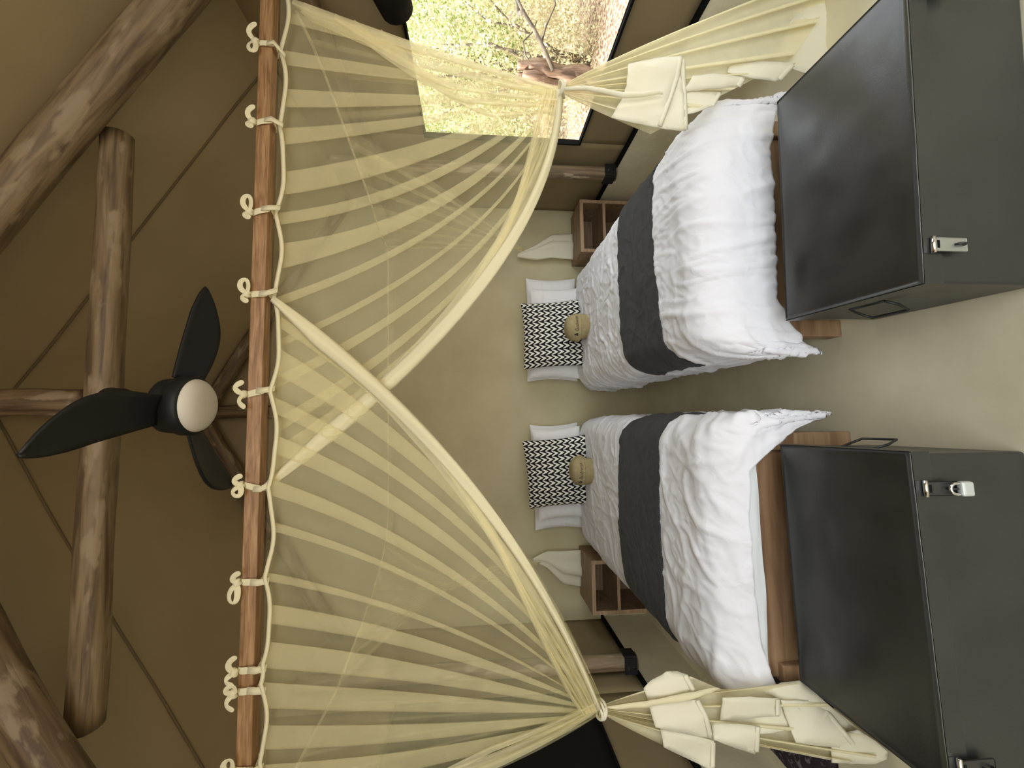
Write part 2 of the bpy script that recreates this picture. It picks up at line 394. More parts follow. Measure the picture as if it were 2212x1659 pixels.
LZ = .40                                       # top of the low masonry walls
WR0, WR1, WZ0, WZ1 = .35, 2.66, .76, 1.86      # right window
wr = setp(bobj('wall_right', nbox(XR, XR + .14, YF, YB, 0, LZ), M_masonry), 'low beige masonry wall below the window canvas', 'wall', kind='structure')
zt = roofz(XR)
for y0, y1, z0, z1, sd in ((YF, WR0, LZ, zt, 1.1), (WR0, WR1, LZ, WZ0, 2.3), (WR0, WR1, WZ1, zt, 3.7), (WR1, 2.98, LZ, zt, 4.4), (2.98, YB, LZ, zt, 5.9)):
    canvas_sheet('canvas_panel', wr, XR + .02, y0, y1, z0, z1, M_canvas, sd)
bobj('ledge_seam_shade', nbox(XR - .012, XR + .02, YF, YB, LZ - .012, LZ + .012, .004), M_trim_shade, wr)  # black strip stands in for the shade where canvas meets masonry
LW0, LW1, LWZ = .2, 2.66, .80
wl = setp(bobj('wall_left', nbox(XL - .14, XL, YF, YB, 0, LZ), M_masonry), 'low shaded masonry wall beside the dark flap', 'wall', kind='structure')
zt = roofz(XL)
for y0, y1, z0, z1, sd in ((YF, LW0, LZ, zt, 1.7), (LW0, LW1, LZ, LWZ, 2.9), (LW0, LW1, 2.0, zt, 6.1), (LW1, 2.9, LZ, zt, 7.7), (2.9, YB, LZ, zt, 8.8)):
    canvas_sheet('canvas_panel', wl, XL - .02, y0, y1, z0, z1, M_canvas, sd, sgn=-1)
bobj('ledge_seam_shade', nbox(XL - .02, XL + .012, YF, YB, LZ - .012, LZ + .012, .004), M_trim_shade, wl)  # seam shade of the left ledge, likewise modelled as a black strip

# windows
w1 = thing('window_1', 'open window with black binding and rolled up flap onto the bush', 'window', (XR, WR1, WZ0), kind='structure')
o1 = (XR, WR1, WZ0); T = .014
for a in ((WR0, WR1, WZ0 - T, WZ0), (WR0, WR1, WZ1, WZ1 + T), (WR1 - T, WR1, WZ0, WZ1), (WR0, WR0 + T, WZ0, WZ1)):
    bobj('window_binding', nbox(XR - .004, XR + .036, a[0], a[1], a[2], a[3], .003), M_trim_shade, w1, off=o1)
pts = [(XR - .09 + .02 * math.sin(k), WR0 - .1 + (1.72 - WR0 + .1) * k / 14, WZ1 + .03 + .015 * math.sin(k * 1.7)) for k in range(15)]
bobj('rolled_flap', ntube(pts, [.085 + .008 * math.sin(k * 2.1) for k in range(15)], 16), M_dark, w1, smooth=True, off=o1)
w2 = thing('window_2', 'left window shut with a near black flap', 'window', (XL, LW1, LWZ), kind='structure')
o2 = (XL, LW1, LWZ)
canvas_sheet('blackout_flap', w2, XL - .01, LW0, LW1, LWZ, 2.0, M_dark, 9.2, sgn=-1, off=o2)
for a in ((LW0, LW1, LWZ - T, LWZ), (LW0, LW1, 2.0, 2.0 + T), (LW1 - T, LW1, LWZ, 2.0), (LW0, LW0 + T, LWZ, 2.0)):
    bobj('window_binding', nbox(XL - .036, XL + .004, a[0], a[1], a[2], a[3], .003), M_trim_shade, w2, off=o2)

# roof
seams = [-.9, .3, 2.15]
nx, ny = 25, 80
Yg = np.linspace(YF - .3, YB + .15, ny)
VV = []
for side in (1, -1):
    xe = XR + .35 if side > 0 else XL - .35
    Xg = np.linspace(RX, xe, nx)
    A, B = np.meshgrid(Xg, Yg, indexing='ij')
    dz = .012 * perlin(A * 1.7 + 5, B * 1.3) + .006 * perlin(A * 4 + B, B * 4)
    VV.append(np.stack([A, B, RZ - RS * np.abs(A - RX) + dz * np.minimum(1, np.abs(A - RX) * 5)], -1).reshape(-1, 3))
n = len(VV[0]); V = np.concatenate(VV); F = gridF(nx, ny) + [[a + n for a in f[::-1]] for f in gridF(nx, ny)]
roof = setp(mobj('ceiling', V, F, M_roof), 'dim brown canvas tent roof sloping to both sides', 'ceiling', kind='structure')
sm = roof.modifiers.new('thick', 'SOLIDIFY'); sm.thickness = .016; sm.offset = 0
for y in seams:
    for side in (1, -1):
        xe = XR + .1 if side > 0 else XL - .1
        bm = bmesh.new()
        xs = np.linspace(RX + .02 * side, xe, 24)
        pr = [(x, y + .012 * math.sin(x * 3), roofz(x) - .014 + .012 * float(perlin(x * 1.7 + 5, y * 1.3))) for x in xs]
        tube(bm, pr, .006, 6); bobj('roof_seam', bm, M_seam, roof, smooth=True)

# roof poles
def pole(name, label, p0, p1, r0, r1, mat, seed, cat='pole', flat=0.0, group=None, amp=.06):
    """local X (or Z) of the object runs along the pole so that the grain follows it"""
    p0, p1 = Vector(p0), Vector(p1); L = (p1 - p0).length
    if mat in (M_logz,): b = log_bm((0, 0, 0), (0, 0, L), r0, r1, seed, flat=flat, amp=amp); q = (p1 - p0).to_track_quat('Z', 'Y')
    elif mat is M_logy: b = log_bm((0, 0, 0), (0, L, 0), r0, r1, seed, flat=flat, amp=amp); q = (p1 - p0).to_track_quat('Y', 'Z')
    else: b = log_bm((0, 0, 0), (L, 0, 0), r0, r1, seed, flat=flat, amp=amp); q = (p1 - p0).to_track_quat('X', 'Z')
    o = bobj(name, b, mat, smooth=True); o.location = p0; o.rotation_euler = q.to_euler()
    return setp(o, label, cat, group)
pole('rafter_pole', 'thick pale knotty rafter pole sloping down toward the open window', (RX, 1.55, 3.695), (XR - .05, 1.55, 2.575), .070, .076, M_log, 1, 'rafter')
pole('rafter_pole', 'thick dark flaky rafter pole sloping down toward the shut dark flap', (RX - .02, 1.55, 3.66), (XL + .05, 1.55, 2.53), .066, .068, M_logd, 2, 'rafter')
pole('tie_beam', 'squared horizontal tie beam carrying the ceiling fan', (1.20, 1.68, 2.995), (-1.11, 1.68, 2.945), .051, .054, M_log, 3, 'beam', flat=.35, amp=.05)
pole('king_post', 'short dark post rising from the tie beam to the ridge', (.085, 1.68, 3.03), (.075, 1.68, 3.80), .054, .054, M_logd, 4, 'post')
pole('gable_rafter', 'thin flaky rafter against the gable, dropping toward the open window side', (RX + .05, 3.48, 3.76), (XR, 3.48, 2.68), .055, .06, M_logd, 5, 'rafter')
pole('gable_rafter', 'thin flaky rafter against the gable, dropping toward the dark flap side', (RX - .05, 3.48, 3.76), (XL, 3.48, 2.62), .055, .06, M_logd, 6, 'rafter')
pole('gable_post', 'dark reddish post in the middle of the gable', (RX + .03, 3.50, 2.62), (RX + .03, 3.50, 3.72), .055, .055, M_logd, 7, 'post')
pole('eave_pole', 'horizontal pole under the eave above the open window', (XR - .085, YF, 2.28), (XR - .085, YB - .04, 2.28), .06, .062, M_logy, 8, 'pole')

def wall_post(x, y, label, seed, r, sgn):
    t = thing('wall_post', label, 'post', (x, y, LZ))
    o = bobj('pole', log_bm((0, 0, .0), (0, 0, roofz(x) - LZ - .12), r, r * .95, seed), M_logz, t, smooth=True)
    bm = bmesh.new()
    box(bm, -sgn * r - .006 if sgn > 0 else r - .002, -sgn * r + .002 if sgn > 0 else r + .006, -r * .9, r * .9, .012, .10, .002)
    box(bm, -r * .95, r * .95, -r - .008, -r + .002, .012, .10, .002)
    br = bobj('bracket', bm, M_iron, t)
    for dz in (.035, .075):
        bmk = bmesh.new(); tube(bmk, [(0.008 * (-1) ** int(dz * 100), -r - .006, dz), (0.008 * (-1) ** int(dz * 100), -r - .018, dz)], .007, 8)
        bobj('bolt', bmk, M_chrome, br)
wall_post(XR - .05, 2.90, 'weathered canvas post in a black bracket on the sunlit ledge', 21, .05, 1)
wall_post(XL + .06, 2.84, 'weathered canvas post in a black bracket on the shaded ledge', 22, .055, -1)

# ------------------------------------------------------------------ ceiling fan
FX, FY, FZ = .069, 1.65, 2.60
fan = thing('ceiling_fan', 'black three bladed ceiling fan with a round frosted light, under the tie beam', 'ceiling fan', (FX, FY, FZ))
bobj('canopy', revolve(bmesh.new(), [(.03, .22), (.055, .235), (.068, .27), (.072, .315)], 28), M_fan, fan, smooth=True)
bobj('downrod', ntube([(0, 0, .12), (0, 0, .24)], .014, 12), M_fan, fan, smooth=True)
bobj('motor_housing', revolve(bmesh.new(), [(.112, .0), (.117, .012), (.117, .045), (.110, .055), (.102, .075), (.107, .085), (.104, .108), (.084, .128), (.04, .14), (.02, .145)], 40), M_fan, fan, smooth=True)
bobj('light_dome', revolve(bmesh.new(), [(.02, -.038), (.056, -.035), (.084, -.026), (.100, -.011), (.105, .004), (.105, .012)], 40), M_dome, fan, smooth=True)
def blade(ang, L):
    n, m = 26, 9; V = []
    for i in range(n):
        k = i / (n - 1); r = .10 + (L - .10) * k
        w = .112 + .048 * math.sin(min(1, k * 1.25) * math.pi * .80)
        tip = max(0.0, (k - .52) / .48)
        w *= (1 - tip ** 3.0) * .92 + .08
        sweep = .022 * math.sin(k * math.pi) - .030 * tip ** 1.6
        tw = math.radians(17 - 8 * k)
        for j in range(m):
            c = (j / (m - 1) - .5) * w
            V.append((r, sweep + c * math.cos(tw), .070 - c * math.sin(tw) + .012 * k - .006 * (2 * c / max(w, 1e-4)) ** 2))
    R = Matrix.Rotation(ang, 3, 'Z'); V = [R @ Vector(v) for v in V]
    o = mobj('blade', [tuple(v) for v in V], gridF(n, m), M_fan, fan)
    s = o.modifiers.new('thick', 'SOLIDIFY'); s.thickness = .009; s.offset = 0
tips = [atZ(452, 630, FZ + .085), atZ(80, 965, FZ + .085), atZ(515, 1060, FZ + .085)]
a0 = math.atan2(tips[0][1] - FY, tips[0][0] - FX)
for k in range(3): blade(a0 - k * 2 * math.pi / 3, .535)

# ------------------------------------------------------------------ beds and bedding
def edge_curve(s, L, R, flare=.0):
    s = np.asarray(s, float); q = R * math.pi / 2; t = np.clip((s - (L - R)) / R, 0, math.pi / 2)
    hang = np.maximum(0, s - (L - R) - q)
    pos = np.where(s < L - R, s, L - R + R * np.sin(t)) + flare * hang
    return pos, np.where(s < L - R, 0, R * (1 - np.cos(t))) + hang
class Duvet:
    """a draped quilt as a function of cloth coordinates a (across) and b (from the head to the foot)"""
    def __init__(s, cx, hw, y1, y0, zt, seed, lean=0.0, style=0):
        s.cx, s.hw, s.y1, s.y0, s.zt, s.seed, s.lean, s.style = cx, hw, y1, y0, zt, seed, lean, style
    def base(s, a, b):
        Ra, Rb = .13, .15
        pa, da = edge_curve(np.abs(a), s.hw, Ra, .06); pb, db = edge_curve(b, s.y1 - s.y0, Rb, .05)
        hd = np.clip((.16 - b) / .16, 0, 1)
        drop = (da ** 2.6 + db ** 2.6) ** (1 / 2.6)
        puff = .035 * np.cos(np.clip(a / s.hw, -1, 1) * math.pi / 2) ** .8
        L = s.y1 - s.y0
        z = s.zt - drop + puff * np.clip((L - b) / .5, .35, 1) - .05 * hd ** 2 + .012 * np.sin(b / L * 3.1)
        x = s.cx + np.sign(a) * pa + s.lean * (b / L)
        return np.stack([x, s.y1 - pb, z], -1)
    def wrinkle(s, a, b):
        q = s.seed; p = perlin
        wa, wb = a + .06 * p(a * 3 + q, b * 3), b + .06 * p(a * 3 - q, b * 3 + 7)
        rid = lambda x, y, k: np.maximum(0, 1 - np.abs(p(x, y)) * 2.6) ** k
        L = s.y1 - s.y0
        foot = np.clip((b - L * .72) / (L * .2), 0, 1); side = np.clip((np.abs(a) - s.hw * .72) / (s.hw * .3), 0, 1)
        w = .016 * p(wa * 2.4 + q, wb * 2.0 + q) + .008 * p(wa * 5 + q, wb * 4 - q)
        if s.style == 0:      # long creases running over the foot end, cross creases near the head
            w = w + .010 * foot * rid(wa * 5.5 + q, wb * 1.3 + 2 * q, 5) + .006 * foot * rid(wa * 11 + 3, wb * 2.2, 4)
            w = w + .007 * (1 - foot) * rid(wa * 3.5 + wb * 1.5, wb * 6.5 - wa * 2 + q, 5) + .004 * (1 - foot) * rid(wa * 9 + q, wb * 7, 4)
        else:                 # slanting creases
            d = wa * .7 + wb * .7
            w = w + .010 * foot * rid(d * 4.2 + q, (wa - wb) * 2.4 + q, 5) + .007 * rid((wa * .4 + wb) * 4.5 + q, (wa - .4 * wb) * 1.6, 5)
            w = w + .004 * rid(wa * 10 + q, wb * 5, 4)
        w = w + .012 * side * rid(wa * 1.5 + wb * 5.5 + q, wa * 2.0, 4) + .0022 * p(wa * 26, wb * 26) + .0028 * rid(wa * 15 + wb * 6, wb * 12 - q, 3)
        return w * (1.2 if s.style == 0 else 1.0)
    def surf(s, a, b, off=0.0, wr=1.0):
        h = 1e-3
        P = s.base(a, b); ta = s.base(a + h, b) - s.base(a - h, b); tb = s.base(a, b + h) - s.base(a, b - h)
        n = np.cross(tb, ta); n = n / np.maximum(np.linalg.norm(n, axis=-1, keepdims=True), 1e-9)
        n = np.where(n[..., 2:3] < -.2, -n, n)
        return P + n * ((s.wrinkle(a, b) * wr + off)[..., None])

def make_bed(cx, hw, label, seed):
    y0, y1 = 1.53, 3.55
    t = thing('single_bed', label, 'bed', (cx, y0, 0))
    off = (cx, y0, 0)
    bobj('foot_rail', nbox(cx - hw, cx + hw, y0 - .03, y0, .17, .40, .006), M_bedwood, t, off=off)
    bobj('head_rail', nbox(cx - hw, cx + hw, y1 - .03, y1, .17, .40, .006), M_bedwood, t, off=off)
    for sx in (-1, 1):
        bobj('side_rail', nbox(cx + sx * (hw - .015) - .015, cx + sx * (hw - .015) + .015, y0, y1 - .03, .20, .38, .005), M_bedwood, t, off=off)
        for y in (y0 - .055, y1 - .07):
            bobj('leg', nbox(cx + sx * (hw - .02) - .035, cx + sx * (hw - .02) + .035, y, y + .07, 0, .36, .006), M_bedwood, t, off=off)
    for k in range(9):
        y = y0 + .12 + k * .21
        bobj('slat', nbox(cx - hw + .03, cx + hw - .03, y, y + .08, .335, .355, .003), M_bedwood, t, off=off)
    return t
make_bed(.80, .455, 'stained pine single bed on the open window side', 1)
make_bed(-.53, .455, 'stained pine single bed on the dark flap side', 2)

def mattress(cx, hw, label):
    t = thing('mattress', label, 'mattress', (cx, 1.55, .36))
    bm = nbox(cx - hw, cx + hw, 1.515, 3.54, .402, .56, .045, 4)
    bobj('ticking', bm, M_sheet2, t, smooth=True, off=(cx, 1.55, .36))
    return t
def mattress_cover(cx, hw, parent):
    # the sheet that hangs over the foot rail below the quilt
    n, m = 90, 24
    A, B = np.meshgrid(np.linspace(-hw, hw, n), np.linspace(0, 1, m), indexing='ij')
    z = .47 - B * .068 - .010 * perlin(A * 4, A * 0 + 3.) * B
    y = 1.490 - .006 * np.sin(B * 3) + .004 * perlin(A * 9, B * 2)
    mobj('sheet_drop', np.stack([cx + A, y, z], -1), gridF(n, m), M_sheet2, parent, off=(cx, 1.55, .36))
mR = mattress(.80, .46, 'white mattress almost hidden on the bed by the open window')
mL = mattress(-.53, .47, 'white mattress showing below the quilt of the dark flap side bed')
mattress_cover(-.53, .49, mL)

DR = Duvet(.80, .525, 3.50, 1.462, .585, 3.0, 0.0, 0)
DL = Duvet(-.53, .525, 3.50, 1.462, .585, 8.0, 0.0, 1)
def make_duvet(D, label, hang_in, hang_out, foot, insgn, corner, bottom_noise, corner_out):
    na, nb = 230, 300
    L = D.y1 - D.y0
    a0 = -(D.hw + (hang_in if insgn < 0 else hang_out)); a1 = D.hw + (hang_out if insgn < 0 else hang_in)
    A = np.linspace(a0, a1, na); U = np.linspace(0, 1, nb)
    Ag, Ug = np.meshgrid(A, U, indexing='ij')
    ai = np.clip(insgn * Ag / D.hw, -2, 2)
    fl = foot + bottom_noise * (perlin(Ag * 3.1 + D.seed, Ag * 0 + 1.5) + .5 * perlin(Ag * 9 + D.seed, Ag * 0 + 4.5)) + corner * np.clip((ai - .62) / .45, 0, 1) ** 1.1 + corner_out * np.clip((-ai - .6) / .4, 0, 1)
    bmax = L - .15 + .15 * math.pi / 2 + fl
    Bg = Ug * bmax
    V = D.surf(Ag, Bg)
    if hasattr(D, 'post'): V = D.post(V, Ag, Bg)
    o = mobj('duvet', V, gridF(na, nb, True), M_sheet, uv=np.stack([Ag, Bg], -1))
    s = o.modifiers.new('thick', 'SOLIDIFY'); s.thickness = .012; s.offset = -1
    return setp(o, label, 'duvet')
dR = make_duvet(DR, 'white quilt with lengthwise creases on the bed by the open window', .25, .22, .150, -1, .090, .02, .05)
dL = make_duvet(DL, 'white quilt with a loose buttoned foot edge on the dark flap side bed', .26, .22, -.022, 1, .27, .012, .06)
# snap fasteners along the loose foot edge
for ax in (.30, .05, -.20, -.42):
    p = DL.surf(np.array([ax]), np.array([DL.y1 - DL.y0 - .15 + .15 * math.pi / 2 - .04]), .006)[0]
    bmk = bmesh.new(); revolve(bmk, [(.007, -.004), (.007, .002), (.004, .004)], 10)
    bmesh.ops.rotate(bmk, verts=bmk.verts, cent=(0, 0, 0), matrix=Matrix.Rotation(math.pi / 2, 3, 'X'))
    bmesh.ops.translate(bmk, verts=bmk.verts, vec=p); bobj('snap_button', bmk, M_iron, dL, smooth=True)

def make_throw(D, label, yn, yf, a_lo, a_hi, insgn, skew):
    na, nb = 200, 60
    A, B = np.meshgrid(np.linspace(a_lo, a_hi, na), np.linspace(0, 1, nb), indexing='ij')
    t = thing('throw', label, 'throw', (D.cx, (yn + yf) / 2, D.zt))
    off = (D.cx, (yn + yf) / 2, D.zt)
    ai = insgn * A
    yy_n = yn + skew[0] * A - .10 * np.clip((ai - .42) / .2, 0, 1) ** 1.5 + .008 * perlin(A * 9, A * 0 + .7)
    yy_f = yf + skew[1] * A - .07 * np.clip((ai - .45) / .2, 0, 1) + .01 * perlin(A * 6, A * 0 + 5.7)
    for nm, o_, sh in (('folded_layer', .006, .012), ('top_layer', .017, 0.0)):
        b = (D.y1 - yy_f) * (1 - B) + (D.y1 - yy_n + sh) * B
        V = D.surf(A, b, o_ + .003 * perlin(A * 7 + b * 4, b * 12), .75)
        ob = mobj(nm, V, gridF(na, nb, True), M_knit, t, uv=np.stack([A, b], -1), off=off)
        s = ob.modifiers.new('thick', 'SOLIDIFY'); s.thickness = .009; s.offset = 0
    return t
make_throw(DR, 'charcoal knitted throw with a ragged fold across the open window side bed', 1.80, 2.25, -.60, .74, -1, (.02, .02))
make_throw(DL, 'plain charcoal throw with a stitched hem across the dark flap side bed', 1.86, 2.36, -.80, .62, 1, (-.01, .0))

def pillow_mesh(w, h, t, n=44, pinch=.10, flange=.0, seed=0, wr=.006):
    """standing cushion: width along x, height along z, thickness along y"""
    u = np.linspace(-1, 1, n); U, W = np.meshgrid(u, u, indexing='ij')
    prof = np.maximum(0, (1 - np.abs(U) ** 2.4) * (1 - np.abs(W) ** 2.4)) ** .48
    sx = 1 - pinch * (1 - np.abs(W) ** 2) * np.abs(U) ** 3 ; sz = 1 - pinch * (1 - np.abs(U) ** 2) * np.abs(W) ** 3
    X, Z = U * sx * w / 2, W * sz * h / 2
    wf = wr * (perlin(U * 3 + seed, W * 3) + .8 * perlin(U * 7 + W * 3 + seed, W * 6 + seed)) + wr * .9 * np.maximum(0, 1 - np.abs(perlin(U * 4 + seed, W * 5 - seed)) * 3) ** 3
    Vf = np.stack([X, -prof * t / 2 - wf * np.minimum(1, prof * 2), Z], -1).reshape(-1, 3)
    Vb = np.stack([X, prof * t / 2, Z], -1).reshape(-1, 3)
    Fs = gridF(n, n); k = len(Vf)
    uv = np.stack([(U + 1) / 2, (W + 1) / 2], -1).reshape(-1, 2)
    return np.concatenate([Vf, Vb]), Fs + [[i + k for i in f[::-1]] for f in Fs], np.concatenate([uv, uv])
def put_pillow(name, label, cat, mat, w, h, t, loc, tilt, rz, seed, wr=.006, ry=0.0, pinch=.1, group=None):
    V, F, uv = pillow_mesh(w, h, t, seed=seed, wr=wr, pinch=pinch)
    o = mobj(name, V, F, mat, uv=uv); o.location = loc; o.rotation_euler = Euler((tilt, ry, rz))
    return setp(o, label, cat, group)
put_pillow('pillow', 'rear white pillow standing against the wall on the open window side bed', 'pillow', M_pillow, .97, .46, .13, (.83, 3.53, .82), -.06, 0, 1.1, pinch=.045)
put_pillow('pillow', 'front white pillow right behind the patterned cushion on the open window side bed', 'pillow', M_pillow, .82, .44, .14, (.77, 3.405, .82), -.12, .0, 2.2, ry=.02, pinch=.045)
put_pillow('cushion', 'black and cream chevron cushion on the open window side bed', 'cushion', M_chev, .58, .545, .15, (.725, 3.25, .85), -.20, .03, 3.3, wr=.004, ry=-.03, pinch=.05)
put_pillow('pillow', 'rear white pillow standing against the wall on the dark flap side bed', 'pillow', M_pillow, .93, .43, .13, (-.50, 3.53, .80), -.06, 0, 4.1, ry=-.04, pinch=.045)
put_pillow('pillow', 'front white pillow right behind the patterned cushion on the dark flap side bed', 'pillow', M_pillow, .78, .42, .14, (-.46, 3.405, .80), -.12, .0, 5.2, ry=-.07, pinch=.045)
put_pillow('cushion', 'black and cream chevron cushion tilted on the dark flap side bed', 'cushion', M_chev, .565, .53, .15, (-.43, 3.25, .845), -.20, -.03, 6.3, wr=.004, ry=-.10, pinch=.05)

# caps
def make_cap(loc, rz, label, squash, card_dx):
    t = thing('cap', label, 'cap', loc); t.rotation_euler = (math.radians(3), 0, rz)
    n, m = 56, 22; rx, ry, hh = .112, .095, .112 * squash
    def crown(th, ph):
        r = np.cos(ph) ** .75; front = np.clip(-np.sin(th), 0, 1)
        x = rx * r * np.cos(th); y = ry * r * np.sin(th) - .012 * front * np.sin(ph) * 1.6; z = hh * np.sin(ph) ** .92
        return np.stack([x, y, z], -1)
    TH, PH = np.meshgrid(np.linspace(0, 2 * math.pi, n), np.linspace(0, math.pi / 2, m), indexing='ij')
    V = crown(TH, PH)
    V = V * (1 - .012 * np.abs(np.cos(3 * TH)) ** 24 * np.sin(2 * PH))[..., None] + .003 * perlin(TH * 2, PH * 4)[..., None] * np.sin(2 * PH)[..., None] * np.clip(.4 + np.sin(TH), 0, 1)[..., None]
    o = mobj('crown', V, gridF(n, m), M_khaki, t)
    s = o.modifiers.new('thick', 'SOLIDIFY'); s.thickness = .003; s.offset = -1
    # brim
    k, q = 34, 10; TH, Q = np.meshgrid(np.linspace(math.radians(205), math.radians(335), k), np.linspace(0, 1, q), indexing='ij')
    side = (TH - math.radians(270)) / math.radians(65)
    ext = .080 * (1 - np.abs(side) ** 3.0)
    x = rx * np.cos(TH) * (1 - .06 * Q); y = ry * np.sin(TH) - ext * Q; z = .006 - .012 * np.abs(side) ** 1.6 * (0.3 + .7 * Q) - .062 * Q
    ob = mobj('brim', np.stack([x, y, z], -1), gridF(k, q), M_khaki, t)
    s = ob.modifiers.new('thick', 'SOLIDIFY'); s.thickness = .005; s.offset = 0
    bmb = bmesh.new(); ths = np.linspace(math.radians(200), math.radians(340), 26)
    tube(bmb, [tuple(crown(np.array(a), np.array(.05)) * 1.01) for a in ths], .0028, 6); bobj('sweatband_seam', bmb, M_khaki, t, smooth=True)
    bobj('top_button', revolve(bmesh.new(), [(.007, hh - .002), (.007, hh + .003), (.003, hh + .005)], 12), M_khaki, t, smooth=True)
    # lettering wrapped onto the crown
    cu = bpy.data.curves.new('lettering_curve', 'FONT'); cu.body = 'Bushwise'; cu.size = .036; cu.align_x = 'CENTER'; cu.resolution_u = 3
    tmp = bpy.data.objects.new('tmp_text', cu); COL.objects.link(tmp); bpy.context.view_layer.update()
    me = bpy.data.meshes.new_from_object(tmp.evaluated_get(bpy.context.evaluated_depsgraph_get()))
    bpy.data.objects.remove(tmp, do_unlink=True)
    bmx = bmesh.new(); bmx.from_mesh(me); bmesh.ops.triangulate(bmx, faces=bmx.faces)
    bmesh.ops.subdivide_edges(bmx, edges=bmx.edges, cuts=1, use_grid_fill=False)
    def wrap(x, y, lift=.0045):
        ph = math.asin(min(.98, ((.026 * squash + y) / hh))) if hh else 0
        th = math.radians(270) + x / (rx * .95)
        p = crown(np.array(th), np.array(ph)); c = np.array([0, 0, .02]); d = p - c; d[2] *= .5
        return Vector(p + d / np.linalg.norm(d) * lift)
    for v in bmx.verts: v.co = wrap(v.co.x * .92 + .012, v.co.y)
    bobj('lettering', bmx, M_ink, t)
    bme = bmesh.new()
    for (cx_, cy_, sx_, sy_, rot) in ((-.082, .018, .006, .010, .5), (-.074, .006, .007, .009, -.5), (-.086, .004, .004, .006, .2)):
        vs = []
        for j in range(14):
            a = j * 2 * math.pi / 14; ux, uy = sx_ * math.cos(a), sy_ * math.sin(a)
            vs.append(bme.verts.new(wrap(cx_ + ux * math.cos(rot) - uy * math.sin(rot), cy_ + ux * math.sin(rot) + uy * math.cos(rot))))
        bme.faces.new(vs)
    bobj('leaf_emblem', bme, M_ink, t)
    return t
make_cap((.735, 3.06, .690), .04, 'khaki rounded cap with black lettering on the open window side bed', 1.0, 0)
make_cap((-.395, 3.06, .690), -.06, 'khaki flattened cap with black lettering on the dark flap side bed', .86, 0)
def card(loc, rz, label):
    o = bobj('card', nbox(-.045, .045, -.003, .003, 0, .024, .001), M_paper); o.location = loc; o.rotation_euler = (-.5, 0, rz); setp(o, label, 'card')
card((.70, 2.955, .622), .05, 'white card under the brim of the rounded khaki cap')
card((-.41, 2.955, .622), -.10, 'white card under the brim of the flattened khaki cap')

# ------------------------------------------------------------------ bedside shelves
def nightstand(x0, x1, y0, y1, z, label):
    t = thing('nightstand', label, 'nightstand', ((x0 + x1) / 2, y1, 0)); off = ((x0 + x1) / 2, y1, 0)
    T = .03
    tp = bobj('top', nbox(x0, x1, y0, y1, z - T, z, .002), M_stand, t, off=off)
    bobj('front_edge', nbox(x0, x1, y0 - .004, y0, z - T, z, .001), M_standed, tp, off=off)
    for x in (x0, x1 - T):
        s = bobj('side_panel', nbox(x, x + T, y0, y1, 0, z - T, .002), M_stand, t, off=off)
        bobj('front_edge', nbox(x, x + T, y0 - .004, y0, 0, z - T, .001), M_standed, s, off=off)
    for zz, nm in ((z - .205, 'shelf'), (.05, 'bottom_panel')):
        s = bobj(nm, nbox(x0 + T, x1 - T, y0, y1, zz - .024, zz, .002), M_stand, t, off=off)
        bobj('front_edge', nbox(x0 + T, x1 - T, y0 - .004, y0, zz - .024, zz, .001), M_standed, s, off=off)
    bobj('back_panel', nbox(x0 + T, x1 - T, y1 - .012, y1, .05, z - T), M_stand, t, off=off)
    bobj('back_batten', nbox(x0 + T, x1 - T, y1 - .035, y1 - .014, z - T - .07, z - T - .01, .002), M_standed, t, off=off)
nightstand(1.455, 1.935, 3.25, 3.585, .60, 'open wooden bedside shelf beside the bed by the open window')
nightstand(-1.54, -1.125, 3.19, 3.575, .60, 'open wooden bedside shelf beside the dark flap side bed')

